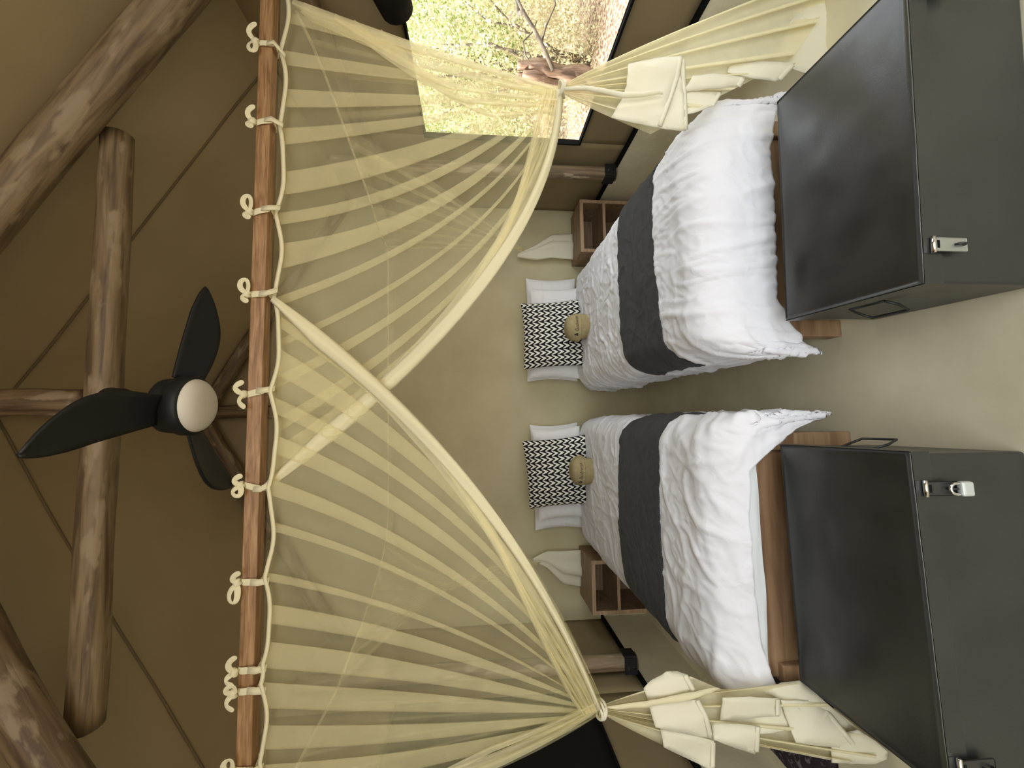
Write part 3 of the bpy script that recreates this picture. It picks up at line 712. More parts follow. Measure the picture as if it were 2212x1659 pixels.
# ------------------------------------------------------------------ steel trunks
def trunk(corner_ri, corner_ro, depth, h, label, hasps, handle_sgn, seed):
    """corner_ri / corner_ro: inner and outer rear top corners"""
    a, b = np.array(corner_ri), np.array(corner_ro)
    wv = (b - a)[:2]; W = float(np.linalg.norm(wv)); wv = wv / W
    if wv[0] < 0: wv = -wv
    rz = math.atan2(wv[1], wv[0]); dv = np.array([-wv[1], wv[0]])
    c = (a[:2] + b[:2]) / 2 - dv * depth / 2
    t = thing('steel_trunk', label, 'trunk', (c[0], c[1], 0), rz)
    hw, hd = W / 2, depth / 2; lip = .055
    bobj('body', nbox(-hw + .004, hw - .004, -hd + .004, hd - .004, .004, h - .012, .008, 3), M_metal, t, smooth=False)
    # lid: shallow tray with a faintly buckled top
    nx_, ny_ = 60, 34
    X, Y = np.meshgrid(np.linspace(-hw, hw, nx_), np.linspace(-hd, hd, ny_), indexing='ij')
    e = np.clip(np.minimum(np.minimum(X + hw, hw - X), np.minimum(Y + hd, hd - Y)) / .05, 0, 1)
    Z = h + e * (.006 * perlin(X * 3.2 + seed, Y * 3.6 + seed) + .003 * perlin(X * 7 + seed, Y * 8)) - (1 - e) ** 4 * .002
    for dx, dy in ((-.62, .55), (.55, -.7), (.30, .2)):
        Z = Z - .0022 * np.exp(-(((X - dx * hw) / .05) ** 2 + ((Y - dy * hd) / .03) ** 2))
    V = np.stack([X, Y, Z], -1).reshape(-1, 3); F = gridF(nx_, ny_, True)
    bd = [i * ny_ for i in range(nx_)] + [(nx_ - 1) * ny_ + j for j in range(1, ny_)] + [i * ny_ + ny_ - 1 for i in range(nx_ - 2, -1, -1)] + list(range(ny_ - 2, 0, -1))
    VL = [V]; k = len(V); m_ = len(bd)
    low = V[bd].copy(); low[:, 2] = h - lip; VL.append(low)
    F = F + [[bd[i], bd[(i + 1) % m_], k + (i + 1) % m_, k + i] for i in range(m_)]
    lid = mobj('lid', np.concatenate(VL), F, M_metal, t, smooth=True)
    lid.data.polygons.foreach_set('use_smooth', [True] * ((nx_ - 1) * (ny_ - 1)) + [False] * m_)
    s = lid.modifiers.new('thick', 'SOLIDIFY'); s.thickness = .003; s.offset = -1
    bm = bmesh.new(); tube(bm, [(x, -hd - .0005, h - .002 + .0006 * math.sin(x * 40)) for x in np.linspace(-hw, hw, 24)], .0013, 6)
    bobj('pale_edge', bm, M_edge, lid, smooth=True)  # thin paler line along the front top edge of the lid
    bm = bmesh.new(); tube(bm, [(x, -hd - .0005, h - lip) for x in np.linspace(-hw, hw, 16)], .0022, 6); bobj('rim_highlight', bm, M_edge, lid, smooth=True)  # pale tube stands in for light catching the lid rim
    for hx, dark in hasps:
        hp = bobj('hasp', nbox(hx - .018, hx + .018, -hd - .0145, -hd - .011, h - .115, h - .022, .0035, 3), M_zinc if not dark else M_metal, t)
        bobj('hinge_plate', nbox(hx - .021, hx + .021, -hd - .004, -hd, h - .03, h - .004, .001), M_metal, hp)
        bm = bmesh.new(); tube(bm, [(hx - .021, -hd - .010, h - .024), (hx + .021, -hd - .010, h - .024)], .0055, 12); bobj('hinge_pin', bm, M_chrome, hp, smooth=True)
        bm = bmesh.new(); box(bm, hx - .010, hx + .010, -hd - .0152, -hd - .0146, h - .036, h - .029); bobj('hinge_slot', bm, M_trim_shade, hp)
        zc = h - .092
        bm = bmesh.new(); tube(bm, [(hx, -hd - .004, zc + .012), (hx, -hd - .018, zc + .012), (hx, -hd - .025, zc + .005), (hx, -hd - .025, zc - .005), (hx, -hd - .018, zc - .012), (hx, -hd - .004, zc - .012)], .0032, 8)
        bobj('staple', bm, M_wire, hp, smooth=True)
        bm = bmesh.new(); tube(bm, [(hx, -hd - .0150, zc), (hx, -hd - .0153, zc)], .0001, 4)
        bm.free()
    # wire drop handle on the side that faces the gangway
    s_ = handle_sgn; x0 = s_ * (hw - .004)
    zt_, zb_ = h - .085, h - .165; o_ = s_ * .030
    path = [(x0 + s_ * .004, -.055, zt_), (x0 + o_ * .5, -.062, (zt_ + zb_) / 2), (x0 + o_, -.055, zb_), (x0 + o_, .055, zb_), (x0 + o_ * .5, .062, (zt_ + zb_) / 2), (x0 + s_ * .004, .055, zt_), (x0 + s_ * .004, -.055, zt_)]
    bm = bmesh.new(); tube(bm, path, .004, 8); hd_ = bobj('side_handle', bm, M_wire, t, smooth=True)
    bobj('handle_plate', nbox(min(x0, x0 + s_ * .004), max(x0, x0 + s_ * .004), -.045, .045, zt_ - .015, zt_ + .015, .001), M_metal, hd_)
    return t, W, depth, h, rz, c
Rri, Rro = atZ(1696, 692, .36), atZ(1677, 220, .36)
Lri, Lro = atZ(1684, 961, .36), atZ(1727, 1470, .36)
def local_x(px, py, T_):
    """distance along a trunk's front for a spot seen on it"""
    rz, c, d = T_
    dv = np.array([-math.sin(rz), math.cos(rz)]); wv = np.array([math.cos(rz), math.sin(rz)])
    r = rays(px, py); p0 = c - dv * d / 2
    k = (p0 @ dv) / (r[:2] @ dv); p = r * k
    return float((p[:2] - c) @ wv)
def pre(a, b, d):
    wv = (b - a)[:2]; wv = wv / np.linalg.norm(wv)
    if wv[0] < 0: wv = -wv
    dv = np.array([-wv[1], wv[0]]); return math.atan2(wv[1], wv[0]), (a[:2] + b[:2]) / 2 - dv * d / 2, d
PR, PL = pre(Rri, Rro, .455), pre(Lri, Lro, .452)
hR1, hR2 = local_x(2050, 533, PR), local_x(2060, -14, PR)
hL1, hL2 = local_x(2040, 1053, PL), local_x(2085, 1650, PL)
tR = trunk(Rri, Rro, .455, .36, 'black steel trunk with an open hasp at the foot of the window side bed', [(hR1, False), (hR2, True)], -1, 1.0)
tL = trunk(Lri, Lro, .452, .36, 'black steel trunk at the foot of the dark flap side bed', [(hL1, True), (hL2, True)], 1, 6.0)
def padlock(hx, P, label):
    rz, c, d = P
    dv = np.array([-math.sin(rz), math.cos(rz)]); wv = np.array([math.cos(rz), math.sin(rz)])
    p = c + wv * hx - dv * (d / 2 + .026)
    t = thing('padlock', label, 'padlock', (p[0], p[1], .225), rz)
    bobj('casing', nbox(-.019, .019, -.009, .009, 0, .034, .006, 3), M_lock, t, smooth=False)
    bm = bmesh.new(); a = [(-.014, 0, .03), (-.014, 0, .042)] + [(-.014 * math.cos(k * math.pi / 8), 0, .042 + .018 * math.sin(k * math.pi / 8)) for k in range(1, 8)] + [(.014, 0, .042), (.014, 0, .03)]
    tube(bm, a, .0038, 8); bobj('shackle', bm, M_chrome, t, smooth=True)
padlock(hL1, PL, 'padlock with a grey casing hanging on the hasp of the dark flap side trunk')
padlock(hR2, PR, 'padlock hanging on the second hasp of the window side trunk')

# ------------------------------------------------------------------ mosquito net
NY = 1.44
rz_r, rz_l = 2.290, 2.241
def railz(x): return rz_l + (rz_r - rz_l) * (x + 1.104) / (1.611 + 1.104)
x0, x1 = XL + .02, XR - .16
L = x1 - x0
o = bobj('net_rail', nbox(0, L, -.022, .022, -.024, .024, .004), M_rail); o.location = (x0, NY, railz(x0)); o.rotation_euler = (0, -math.atan2(railz(x1) - railz(x0), L), 0)
setp(o, 'varnished wooden rail the mosquito net is tied to', 'rail')
net = thing('mosquito_net', 'cream mosquito net tied to the wooden rail and gathered at both sides', 'mosquito net', (0, NY, 0))
NOFF = (0, NY, 0)
ties_y = [-60, 110, 272, 460, 640, 845, 1053, 1250, 1435, 1478, 1648, 1800]
def hem_x(y):
    """how far below the rail the gathered top edge hangs, between and at the ties"""
    y = np.asarray(y, float); low = 603 - .0307 * y
    t = np.array(ties_y, float); i = np.clip(np.searchsorted(t, y) - 1, 0, len(t) - 2)
    f = np.clip((y - t[i]) / (t[i + 1] - t[i]), 0, 1)
    return low + 7 + (t[i + 1] - t[i]) / 200 * 15 * np.sin(f * math.pi) ** .9
def panel(tab, G, nf, seed, yb, s_in, depth=.016, kk=2.0, gspread=16, gdir=(1, 0), nt=46):
    """pleated sheet from the rail to the gather; folds overlap like real cloth"""
    tab = np.array(tab, float); s_tab = (tab[:, 0] - tab[0, 0]) / (tab[-1, 0] - tab[0, 0])
    C = np.linspace(0, 1, nf * 26); T = np.linspace(0, 1, nt)
    Cg, Tg = np.meshgrid(C, T, indexing='ij')
    kv = np.clip(kk * (1 + .9 * perlin(Cg * nf * .8 + seed, Cg * 0 + .5)), .3, 4.2)
    ph = 2 * math.pi * nf * (Cg + .25 / nf * perlin(Cg * nf * .6 + 5 + seed, Cg * 0 + 2.5))
    s = Cg + kv / (2 * math.pi * nf) * np.sin(ph) + .12 / nf * perlin(Cg * nf * 2.5, Tg * 2.0 + seed) * Tg
    s = np.clip(s, 0, 1)
    I = lambda col: np.interp(s, s_tab, tab[:, col])
    P0y = I(0); P0x = hem_x(P0y); Qx, Qy = I(1), I(2)
    gx = G[0] + (s - .5) * gspread * gdir[0]; gy = G[1] + (s - .5) * gspread * gdir[1]
    bx = (1 - Tg) ** 2 * P0x + 2 * Tg * (1 - Tg) * Qx + Tg ** 2 * gx
    by = (1 - Tg) ** 2 * P0y + 2 * Tg * (1 - Tg) * Qy + Tg ** 2 * gy
    dep = yb + depth * np.cos(ph) * (1 - .35 * Tg) + .004 * np.sin(ph * 2 + seed)
    return atY(bx, by, dep), len(C), nt
GR, GL = (1214, 193), (1298, 1532)
tabL = [(640, 1100, 1008), (850, 1060, 1060), (1050, 1000, 1180), (1250, 960, 1315), (1450, 950, 1475), (1600, 960, 1600), (1830, 1040, 1715)]
tabR = [(1055, 1217, 590), (845, 1170, 565), (640, 1085, 480), (530, 1000, 480), (440, 930, 400), (350, 900, 310), (180, 890, 205), (60, 890, 120), (-5, 905, 96)]
Vn, a_, b_ = panel(tabR, GR, 12, 2.0, NY + .018, 0, kk=2.7, gspread=26, gdir=(-.5, 1))
fr = mobj('front_panel', Vn, gridF(a_, b_), M_net, net, off=NOFF)
Vn, a_, b_ = panel(tabL, GL, 13, 7.0, NY - .022, 0, kk=2.7, gspread=26, gdir=(-.4, 1))
fl = mobj('front_panel', Vn, gridF(a_, b_), M_net, net, off=NOFF)
def hem_strip(tab, G, w0, w1, yb, name, parent, sgn, lift=.0, shift=0.0, mat=None, t0=0.0):
    """opaque border along the inner edge, sewn on the gauze"""
    P0 = np.array([hem_x(tab[0][0]), tab[0][0]]); Q = np.array(tab[0][1:]); Gp = np.array(G, float)
    n = 60; t = np.linspace(t0, 1, n); B = ((1 - t) ** 2)[:, None] * P0 + (2 * t * (1 - t))[:, None] * Q + (t ** 2)[:, None] * Gp
    d = np.gradient(B, axis=0); nrm = np.stack([-d[:, 1], d[:, 0]], 1); nrm /= np.linalg.norm(nrm, axis=1)[:, None]
    m = 7; V = []
    for j in range(m):
        k = j / (m - 1) - .12
        ww = (w0 + (w1 - w0) * t) * np.minimum(1, .35 + t * 6)
        sh_ = shift * np.minimum(1, (t - t0) * 2.2) * (1 - .72 * t ** 2.5)
        p = B + nrm * (sgn * (k * ww + sh_))[:, None]
        V.append(atY(p[:, 0], p[:, 1], yb - .010 * np.sin(math.pi * (k + .12)) - lift + .004 * np.sin(t * 9 + j)))
    o = mobj(name, np.stack(V, 1), gridF(n, m), mat or M_hem, parent, off=NOFF)
    if mat is None: s = o.modifiers.new('thick', 'SOLIDIFY'); s.thickness = .0015
    return o
hem_strip(tabL, GL, 40, 10, NY - .050, 'inner_hem', fl, 1)
hem_strip(tabR, GR, 40, 12, NY - .008, 'inner_hem', fr, -1)
for sh_, w0_, w1_, dy_, t0_ in ((30, 30, 10, .012, .10), (52, 18, 8, .020, .30), (74, 26, 10, .006, .38), (104, 16, 7, .016, .45), (128, 20, 8, .010, .5)):
    hem_strip(tabL, GL, w0_, w1_, NY - .050 + dy_, 'gathered_fold', fl, 1, shift=sh_, mat=M_netdense, t0=t0_)
    hem_strip(tabR, GR, w0_, w1_, NY - .008 + dy_, 'gathered_fold', fr, -1, shift=sh_ * .9, mat=M_netdense, t0=t0_)
for sh_, w0_, w1_, dy_, t0_ in ((4, 26, 10, .010, .02), (34, 34, 12, .018, .06), (80, 22, 9, .006, .18), (112, 34, 10, .014, .25), (160, 26, 9, .020, .35)):
    hem_strip(tabR[::-1], GR, w0_, w1_, NY - .004 + dy_, 'gathered_fold', fr, 1, shift=sh_, mat=M_netdense, t0=t0_)
    if sh_ < 100: hem_strip(tabL[::-1], GL, w0_, w1_, NY - .046 + dy_, 'gathered_fold', fl, -1, shift=sh_ * .6, mat=M_netdense, t0=t0_)
def top_hem(y_a, y_b, yb, parent):
    y = np.linspace(y_a, y_b, 160); x = hem_x(y); V = []
    for k in (-4, -1, 2, 5):
        V.append(atY(x + k + 1.5 * np.sin(y * .05), y, yb - .006 * (1 - (k - 1) ** 2 / 36)))
    o = mobj('top_hem', np.stack(V, 1), gridF(160, 4), M_hem, parent, off=NOFF)
    s = o.modifiers.new('thick', 'SOLIDIFY'); s.thickness = .001
top_hem(-5, 1055, NY + .0, fr); top_hem(640, 1830, NY - .035, fl)

def ribbon(pts, w, wdir):
    pts = [np.array(p, float) for p in pts]; V = []
    for i, p in enumerate(pts):
        wd = np.array(wdir if not callable(wdir) else wdir(i), float); wd = wd / np.linalg.norm(wd)
        V += [p - wd * w / 2, p + wd * w / 2]
    return np.array(V), gridF(len(pts), 2)
def tie(yp, k):
    c = atY(583 - .0301 * yp, yp, NY); x, z = c[0], railz(c[0])
    rr = random.Random(k * 13 + 5)
    e = .026; sl = rr.uniform(-.015, .015); yb_ = NY
    loop = [(x, yb_ - e - .004, z - e - .016), (x + sl * .3, yb_ - e - .007, z - e * .5), (x + sl, yb_ - e - .005, z + e * .7), (x + sl, yb_ - e * .6, z + e + .006), (x + sl, yb_ + e, z + e + .004), (x, yb_ + e + .004, z), (x, yb_ + e, z - e - .003), (x, yb_, z - e - .012), (x, yb_ - e - .004, z - e - .016)]
    V, F = ribbon(loop, .024, (1, 0, .15))
    t = mobj('tie', V, F, M_hem, net, off=NOFF); s = t.modifiers.new('thick', 'SOLIDIFY'); s.thickness = .0035
    sb = t.modifiers.new('soft', 'SUBSURF'); sb.levels = 1; sb.render_levels = 2
    # knot, bow loop and loose ends at the top of the rail
    bm = bmesh.new(); kx, kz = x + sl, z + e + .004
    bmesh.ops.create_icosphere(bm, subdivisions=2, radius=.013, matrix=Matrix.Translation((kx, NY - e - .006, kz)) @ Matrix.Diagonal((1.2, .8, 1.0, 1)))
    for v in bm.verts: v.co += Vector((0, 0, .004 * math.sin(v.co.x * 400)))
    kn = bobj('knot', bm, M_hem, t, smooth=True, off=NOFF)
    def flat(name, pts, w):
        pts = [np.array(p, float) for p in pts]; n_ = len(pts); V = []
        for i in range(n_):
            d = pts[min(i + 1, n_ - 1)] - pts[max(i - 1, 0)]; wd = np.array([d[2], .35 * abs(d[0]), -d[0]]); wd /= max(np.linalg.norm(wd), 1e-6)
            V += [pts[i] - wd * w / 2, pts[i] + wd * w / 2]
        en = mobj(name, np.array(V), gridF(n_, 2), M_hem, kn, off=NOFF); s = en.modifiers.new('thick', 'SOLIDIFY'); s.thickness = .003
        sb = en.modifiers.new('soft', 'SUBSURF'); sb.levels = 1; sb.render_levels = 2
    yk = NY - e - .010
    for j in range(2):
        sg = 1 if (j + k) % 2 else -1
        dx = sg * rr.uniform(.022, .05); up = rr.uniform(.0, .03)
        if (j + k) % 3 == 0:      # drooping bow loop
            flat('bow_loop', [(kx, yk, kz), (kx + dx * .5, yk - .010, kz + .020), (kx + dx * 1.2, yk - .014, kz + .012), (kx + dx * 1.3, yk - .012, kz - .008), (kx + dx * .6, yk - .006, kz - .010), (kx, yk, kz)], .021)
        else:
            flat('loose_end', [(kx, yk, kz), (kx + dx * .45, yk - .008, kz + .010 + up * .5), (kx + dx * .9, yk - .012, kz + .002 + up * .5), (kx + dx * 1.2, yk - .014, kz - .020 + up * .3)], .021)
    # the strip that runs down to the hem
    hx = atY(float(hem_x(yp)) + 10, yp + rr.uniform(-14, 14), NY - .034)
    V, F = ribbon([(x, NY - e - .004, z - e * .4), (x, NY - e - .010, z - e - .012), tuple(hx)], .020, (1, .2, 0))
    en = mobj('tie_strip', V, F, M_hem, t, off=NOFF); s = en.modifiers.new('thick', 'SOLIDIFY'); s.thickness = .003
for k, yp in enumerate(ties_y[1:-1]): tie(yp, k)

# top, side and rear parts of the net
def sheet3(P0, Q, G, nf, seed, name, mat, kk=1.8, amp=.02, nt=30, n_top=None):
    """P0, Q: polylines (top edge, mid control), G: end points polyline"""
    C = np.linspace(0, 1, nf * 20); T = np.linspace(0, 1, nt); Cg, Tg = np.meshgrid(C, T, indexing='ij')
    ph = 2 * math.pi * nf * (Cg + .2 / nf * perlin(Cg * nf * .7 + seed, Cg * 0 + .5))
    s = np.clip(Cg + kk / (2 * math.pi * nf) * np.sin(ph), 0, 1)
    def I(P):
        P = np.array(P, float); st = np.linspace(0, 1, len(P)); return np.stack([np.interp(s, st, P[:, i]) for i in range(3)], -1)
    V = ((1 - Tg) ** 2)[..., None] * I(P0) + (2 * Tg * (1 - Tg))[..., None] * I(Q) + (Tg ** 2)[..., None] * I(G)
    V = V + (amp * np.cos(ph) * (1 - .7 * Tg))[..., None] * np.array([.7, -.7, 0])
    return mobj(name, V, gridF(len(C), nt), mat, net, off=NOFF)
zs = 2.25
sR = [atZ(x, y, zs) for x, y in ((612, 0), (640, 25), (690, 130), (745, 280))]; sR[0][1] = NY + .03
sR2 = [atZ(x, y, zs) for x, y in ((745, 280), (785, 390), (820, 500), (838, 540))]
sB = [atZ(838, y, zs) for y in (540, 700, 850, 1000, 1150)]
sL2 = [atZ(x, y, zs) for x, y in ((838, 1150), (812, 1260), (770, 1380), (722, 1503))]
sL = [atZ(x, y, zs) for x, y in ((722, 1503), (670, 1600), (600, 1740))]
gR3, gL3 = atY(1214, 193, NY + .05), atY(1298, 1532, NY + .04)
mid = lambda P, G, dz: [np.array([(p[0] * .5 + G[0] * .5), (p[1] * .6 + G[1] * .4), (p[2] * .5 + G[2] * .5) + dz]) for p in P]
sheet3(sR, mid(sR, gR3, .1), [gR3] * 2, 5, 1.3, 'side_panel', M_netback)
sheet3(sL, mid(sL, gL3, .1), [gL3] * 2, 4, 2.3, 'side_panel', M_netback)
gRb, gLb = atY(1133, 541, 3.46), atY(1168, 1215, 3.46)
sheet3(sR2, [p * np.array([.5, .6, .5]) + gRb * np.array([.5, .4, .5]) - np.array([0, 0, .02]) for p in sR2], [gRb] * 2, 7, 3.3, 'side_panel', M_net, kk=2.2)
sheet3(sL2, [p * np.array([.5, .6, .5]) + gLb * np.array([.5, .4, .5]) - np.array([0, 0, .02]) for p in sL2[::-1]], [gLb] * 2, 7, 4.3, 'side_panel', M_net, kk=2.2)
# roof of the net
front = np.array([[x, NY, railz(x) - .04] for x in np.linspace(sR[0][0], sL[-1][0], 40)])
rim = np.array(sR[1:] + sR2[1:] + sB[1:] + sL2[1:] + sL[1:])
st = np.concatenate([[0], np.cumsum(np.linalg.norm(np.diff(rim, axis=0), axis=1))]); st /= st[-1]
rimi = np.stack([np.interp(np.linspace(0, 1, 40), st, rim[:, i]) for i in range(3)], -1)
T = np.linspace(0, 1, 16)
V = front[:, None, :] * (1 - T)[None, :, None] + rimi[:, None, :] * T[None, :, None]
V[..., 2] -= .03 * np.sin(T * math.pi)[None, :] * (1 + .4 * perlin(V[..., 0] * 3, V[..., 1] * 3))
mobj('roof_panel', V, gridF(40, 16), M_netback, net, off=NOFF)
bm = bmesh.new(); tube(bm, [tuple(p) for p in rimi], .007, 6); bobj('roof_seam', bm, M_hem, net, smooth=True, off=NOFF)
V, F = ribbon([p - np.array([0, .0, .02]) for p in rimi], .05, (0, 0, 1)); mobj('rear_hem', V, F, M_netback, net, off=NOFF)
# gathered bundles at the rear corners
def rear_bundle(pts, ws, seed):
    n, m = 40, 24; V = []
    P = np.array(pts); st = np.linspace(0, 1, len(P))
    for j in range(m):
        k = j / (m - 1); c = np.array([np.interp(k, st, P[:, i]) for i in range(3)]); w = np.interp(k, st, ws)
        th = np.arange(n) * 2 * math.pi / n
        r = 1 + .22 * np.sin(th * 5 + seed + k * 2) * min(1, k * 4 + .3)
        V.append(np.stack([c[0] + w * r * np.cos(th), c[1] + .35 * w * r * np.sin(th), np.full(n, c[2])], -1))
    F = []
    for j in range(m - 1):
        for i in range(n): F.append([j * n + i, j * n + (i + 1) % n, (j + 1) * n + (i + 1) % n, (j + 1) * n + i])
    F.append(list(range(n))[::-1]); F.append([(m - 1) * n + i for i in range(n)])
    mobj('rear_gather', np.concatenate(V), F, M_tail, net, off=NOFF)
rear_bundle([gRb + np.array([-.02, .07, .06]), (1.56, 3.535, .95), (1.625, 3.545, .80), (1.63, 3.547, .60)], [.015, .065, .10, .11], 1.0)
rear_bundle([gLb + np.array([.0, .07, .06]), (-1.22, 3.535, .90), (-1.29, 3.545, .76), (-1.30, 3.547, .60)], [.012, .06, .12, .14], 2.0)

# ---- gathered tails below the two ties
def fan_tail(G, bottoms, nf, seed, yb, mat, name, kk=1.9, bow=0.0, ydrift=0.0):
    C = np.linspace(0, 1, nf * 22); T = np.linspace(0, 1, 30); Cg, Tg = np.meshgrid(C, T, indexing='ij')
    ph = 2 * math.pi * nf * Cg + seed
    s = np.clip(Cg + kk / (2 * math.pi * nf) * np.sin(ph), 0, 1)
    B = np.array(bottoms, float); st = np.linspace(0, 1, len(B))
    bx, by = np.interp(s, st, B[:, 0]), np.interp(s, st, B[:, 1])
    px = G[0] + (bx - G[0]) * Tg; py = G[1] + (by - G[1]) * (Tg ** (1 - bow)) + (s - .5) * 14 * (1 - Tg)
    return mobj(name, atY(px, py, yb + ydrift * Tg + .018 * np.cos(ph) * np.minimum(1, Tg * 3 + .2)), gridF(len(C), 30), mat, net, off=NOFF)
def patch(pts, layer, parent, yb, name='border_fold', mat=None, seed=0.0, curl=.012, fold=(0.012, 0.0)):
    """opaque cotton border fold: the outline seen, with soft depth and real thickness"""
    P = np.array(pts, float)
    Q = [];  n = len(P)
    for i in range(n):
        a, b = P[i], P[(i + 1) % n]
        k = max(2, int(np.linalg.norm(b - a) / 9))
        for j in range(k):
            t = j / k; m_ = a + (b - a) * t
            Q.append(m_ + (perlin(np.array([m_[0] * .03 + seed]), np.array([m_[1] * .03]))[0] * 3) * (1 if 0 < j else 0))
    bm = bmesh.new(); vs = [bm.verts.new((q[0], q[1], 0)) for q in Q]; bm.faces.new(vs)
    bmesh.ops.triangulate(bm, faces=bm.faces)
    for _ in range(2): bmesh.ops.subdivide_edges(bm, edges=[e for e in bm.edges if e.calc_length() > 14], cuts=1)
    bmesh.ops.triangulate(bm, faces=bm.faces)
    X = np.array([v.co[:2] for v in bm.verts]); c = X.mean(0)
    r = np.linalg.norm(X - c, axis=1) / max(1, np.linalg.norm(X - c, axis=1).max())
    d = yb - layer * .010 + curl * r ** 2 + .010 * np.sin(X[:, 1] * .055 + X[:, 0] * .012 + seed) + .006 * perlin(X[:, 0] * .02 + seed, X[:, 1] * .05)
    W = atY(X[:, 0], X[:, 1], d)
    for v, w in zip(bm.verts, W): v.co = w
    o = bobj(name, bm, mat or M_tail, parent, smooth=True, off=NOFF)
    s = o.modifiers.new('thick', 'SOLIDIFY'); s.thickness = .003; s.offset = 0
    return o
TY = 1.405
def hem_line(pix, layer, parent, yb, seed):
    P = np.array(pix, float); st = np.linspace(0, 1, len(P)); t = np.linspace(0, 1, 14)
    x, y = np.interp(t, st, P[:, 0]), np.interp(t, st, P[:, 1]); d = np.stack([np.gradient(x), np.gradient(y)], 1); d /= np.linalg.norm(d, axis=1)[:, None]
    V = []
    for k in (-5.0, -1.5, 1.5, 5.0):
        X, Y = x - d[:, 1] * k, y + d[:, 0] * k
        V.append(atY(X, Y, yb - layer * .010 - .007 + (.003 if abs(k) > 4 else 0) + .010 * np.sin(Y * .055 + X * .012 + seed) + .008))
    o = mobj('sewn_hem', np.stack(V, 1), gridF(14, 4), M_tail, parent, off=NOFF)
    s = o.modifiers.new('thick', 'SOLIDIFY'); s.thickness = .003; s.offset = 0
tailR = fan_tail(GR, [(1830, -90), (1800, -30), (1770, 40), (1715, 120), (1640, 165), (1560, 205), (1480, 250), (1405, 290)], 8, 1.0, TY, M_tailnet, 'gathered_tail', bow=.12)
patch([(1674, 130), (1700, 60), (1737, 0), (1760, -50), (1980, -60), (1930, 40), (1850, 110), (1780, 170), (1715, 150)], -2, tailR, TY, seed=.4)
patch([(1580, 139), (1650, 133), (1719, 136), (1689, 172), (1674, 176), (1620, 168), (1571, 157)], 1, tailR, TY, seed=1.4)
patch([(1496, 164), (1550, 160), (1610, 167), (1598, 187), (1540, 192), (1476, 199)], 2, tailR, TY, seed=2.4)
patch([(1476, 199), (1520, 196), (1560, 198), (1541, 229), (1510, 240), (1478, 248)], 2, tailR, TY, seed=3.4)
hem_line([(1474, 128), (1478, 200), (1481, 280)], 3, tailR, TY, 4.4)
patch([(1473, 130), (1478, 200), (1481, 283), (1450, 280), (1422, 276), (1440, 230), (1460, 170)], 3, tailR, TY, seed=4.4)
patch([(1357, 139), (1415, 126), (1473, 120), (1465, 165), (1445, 222), (1424, 276), (1370, 266), (1320, 254), (1345, 211), (1354, 184)], 4, tailR, TY, seed=5.4)
hem_line([(1470, 124), (1462, 168), (1443, 222), (1425, 272)], 4, tailR, TY, 5.4)
hem_line([(1605, 170), (1595, 186)], 2, tailR, TY, 2.4)
hem_line([(1712, 140), (1684, 172)], 1, tailR, TY, 1.4)
hem_line([(1554, 200), (1538, 228)], 2, tailR, TY, 3.4)
# twisted end of the tie cord
def cord(pix, rads, parent, yb, name='tie_cord'):
    bm = bmesh.new(); tube(bm, [tuple(p) for p in atY(np.array([p[0] for p in pix]), np.array([p[1] for p in pix]), np.full(len(pix), yb))], rads, 8)
    bobj(name, bm, M_tail, parent, smooth=True, off=NOFF)
cord([(1220, 192), (1262, 190), (1300, 196), (1345, 206), (1390, 204), (1420, 199), (1432, 202)], [.006, .008, .009, .010, .009, .007, .003], tailR, TY - .062)
tailL = fan_tail(GL, [(1484, 1458), (1560, 1490), (1727, 1475), (1800, 1530), (1900, 1610), (1890, 1648), (1790, 1642), (1640, 1606), (1545, 1600), (1436, 1612)], 10, 2.0, TY + .012, M_tailnet, 'gathered_tail', bow=.10)
patch([(1630, 1486), (1680, 1478), (1727, 1470), (1765, 1500), (1812, 1542), (1852, 1580), (1800, 1590), (1740, 1540), (1690, 1512)], 0, tailL, TY + .012, seed=.7)
patch([(1794, 1617), (1810, 1590), (1852, 1576), (1890, 1600), (1917, 1623), (1915, 1640), (1890, 1650), (1840, 1650), (1796, 1647)], 1, tailL, TY + .012, seed=1.7)
patch([(1747, 1515), (1788, 1537), (1822, 1575), (1851, 1616), (1780, 1612), (1719, 1604), (1700, 1555), (1686, 1512)], 2, tailL, TY + .012, seed=2.7)
patch([(1555, 1556), (1620, 1550), (1684, 1512), (1700, 1550), (1721, 1577), (1680, 1580), (1640, 1585), (1560, 1580)], 1, tailL, TY + .012, seed=3.2)
patch([(1561, 1507), (1620, 1505), (1684, 1509), (1684, 1530), (1683, 1547), (1620, 1552), (1555, 1556), (1558, 1530)], 3, tailL, TY + .012, seed=3.7)
patch([(1536, 1562), (1590, 1563), (1642, 1568), (1641, 1590), (1639, 1612), (1630, 1629), (1590, 1616), (1542, 1597)], 3, tailL, TY + .012, seed=4.7)
patch([(1390, 1487), (1408, 1468), (1439, 1450), (1463, 1450), (1484, 1457), (1496, 1473), (1503, 1494), (1450, 1506), (1400, 1516)], 2, tailL, TY + .012, seed=5.7)
patch([(1426, 1574), (1480, 1585), (1542, 1600), (1544, 1630), (1543, 1660), (1530, 1660), (1480, 1636), (1433, 1613)], 3, tailL, TY + .012, seed=6.7)
patch([(1402, 1524), (1455, 1515), (1509, 1510), (1520, 1526), (1528, 1546), (1536, 1570), (1540, 1597), (1480, 1585), (1416, 1571)], 4, tailL, TY + .012, seed=7.7)
patch([(1306, 1527), (1406, 1512), (1471, 1499), (1547, 1485), (1556, 1487), (1535, 1497), (1498, 1510), (1422, 1523), (1330, 1533)], 5, tailL, TY + .012, name='hem_end', mat=M_hem, seed=8.7)
hem_line([(1680, 1512), (1680, 1545)], 3, tailL, TY + .012, 3.7)
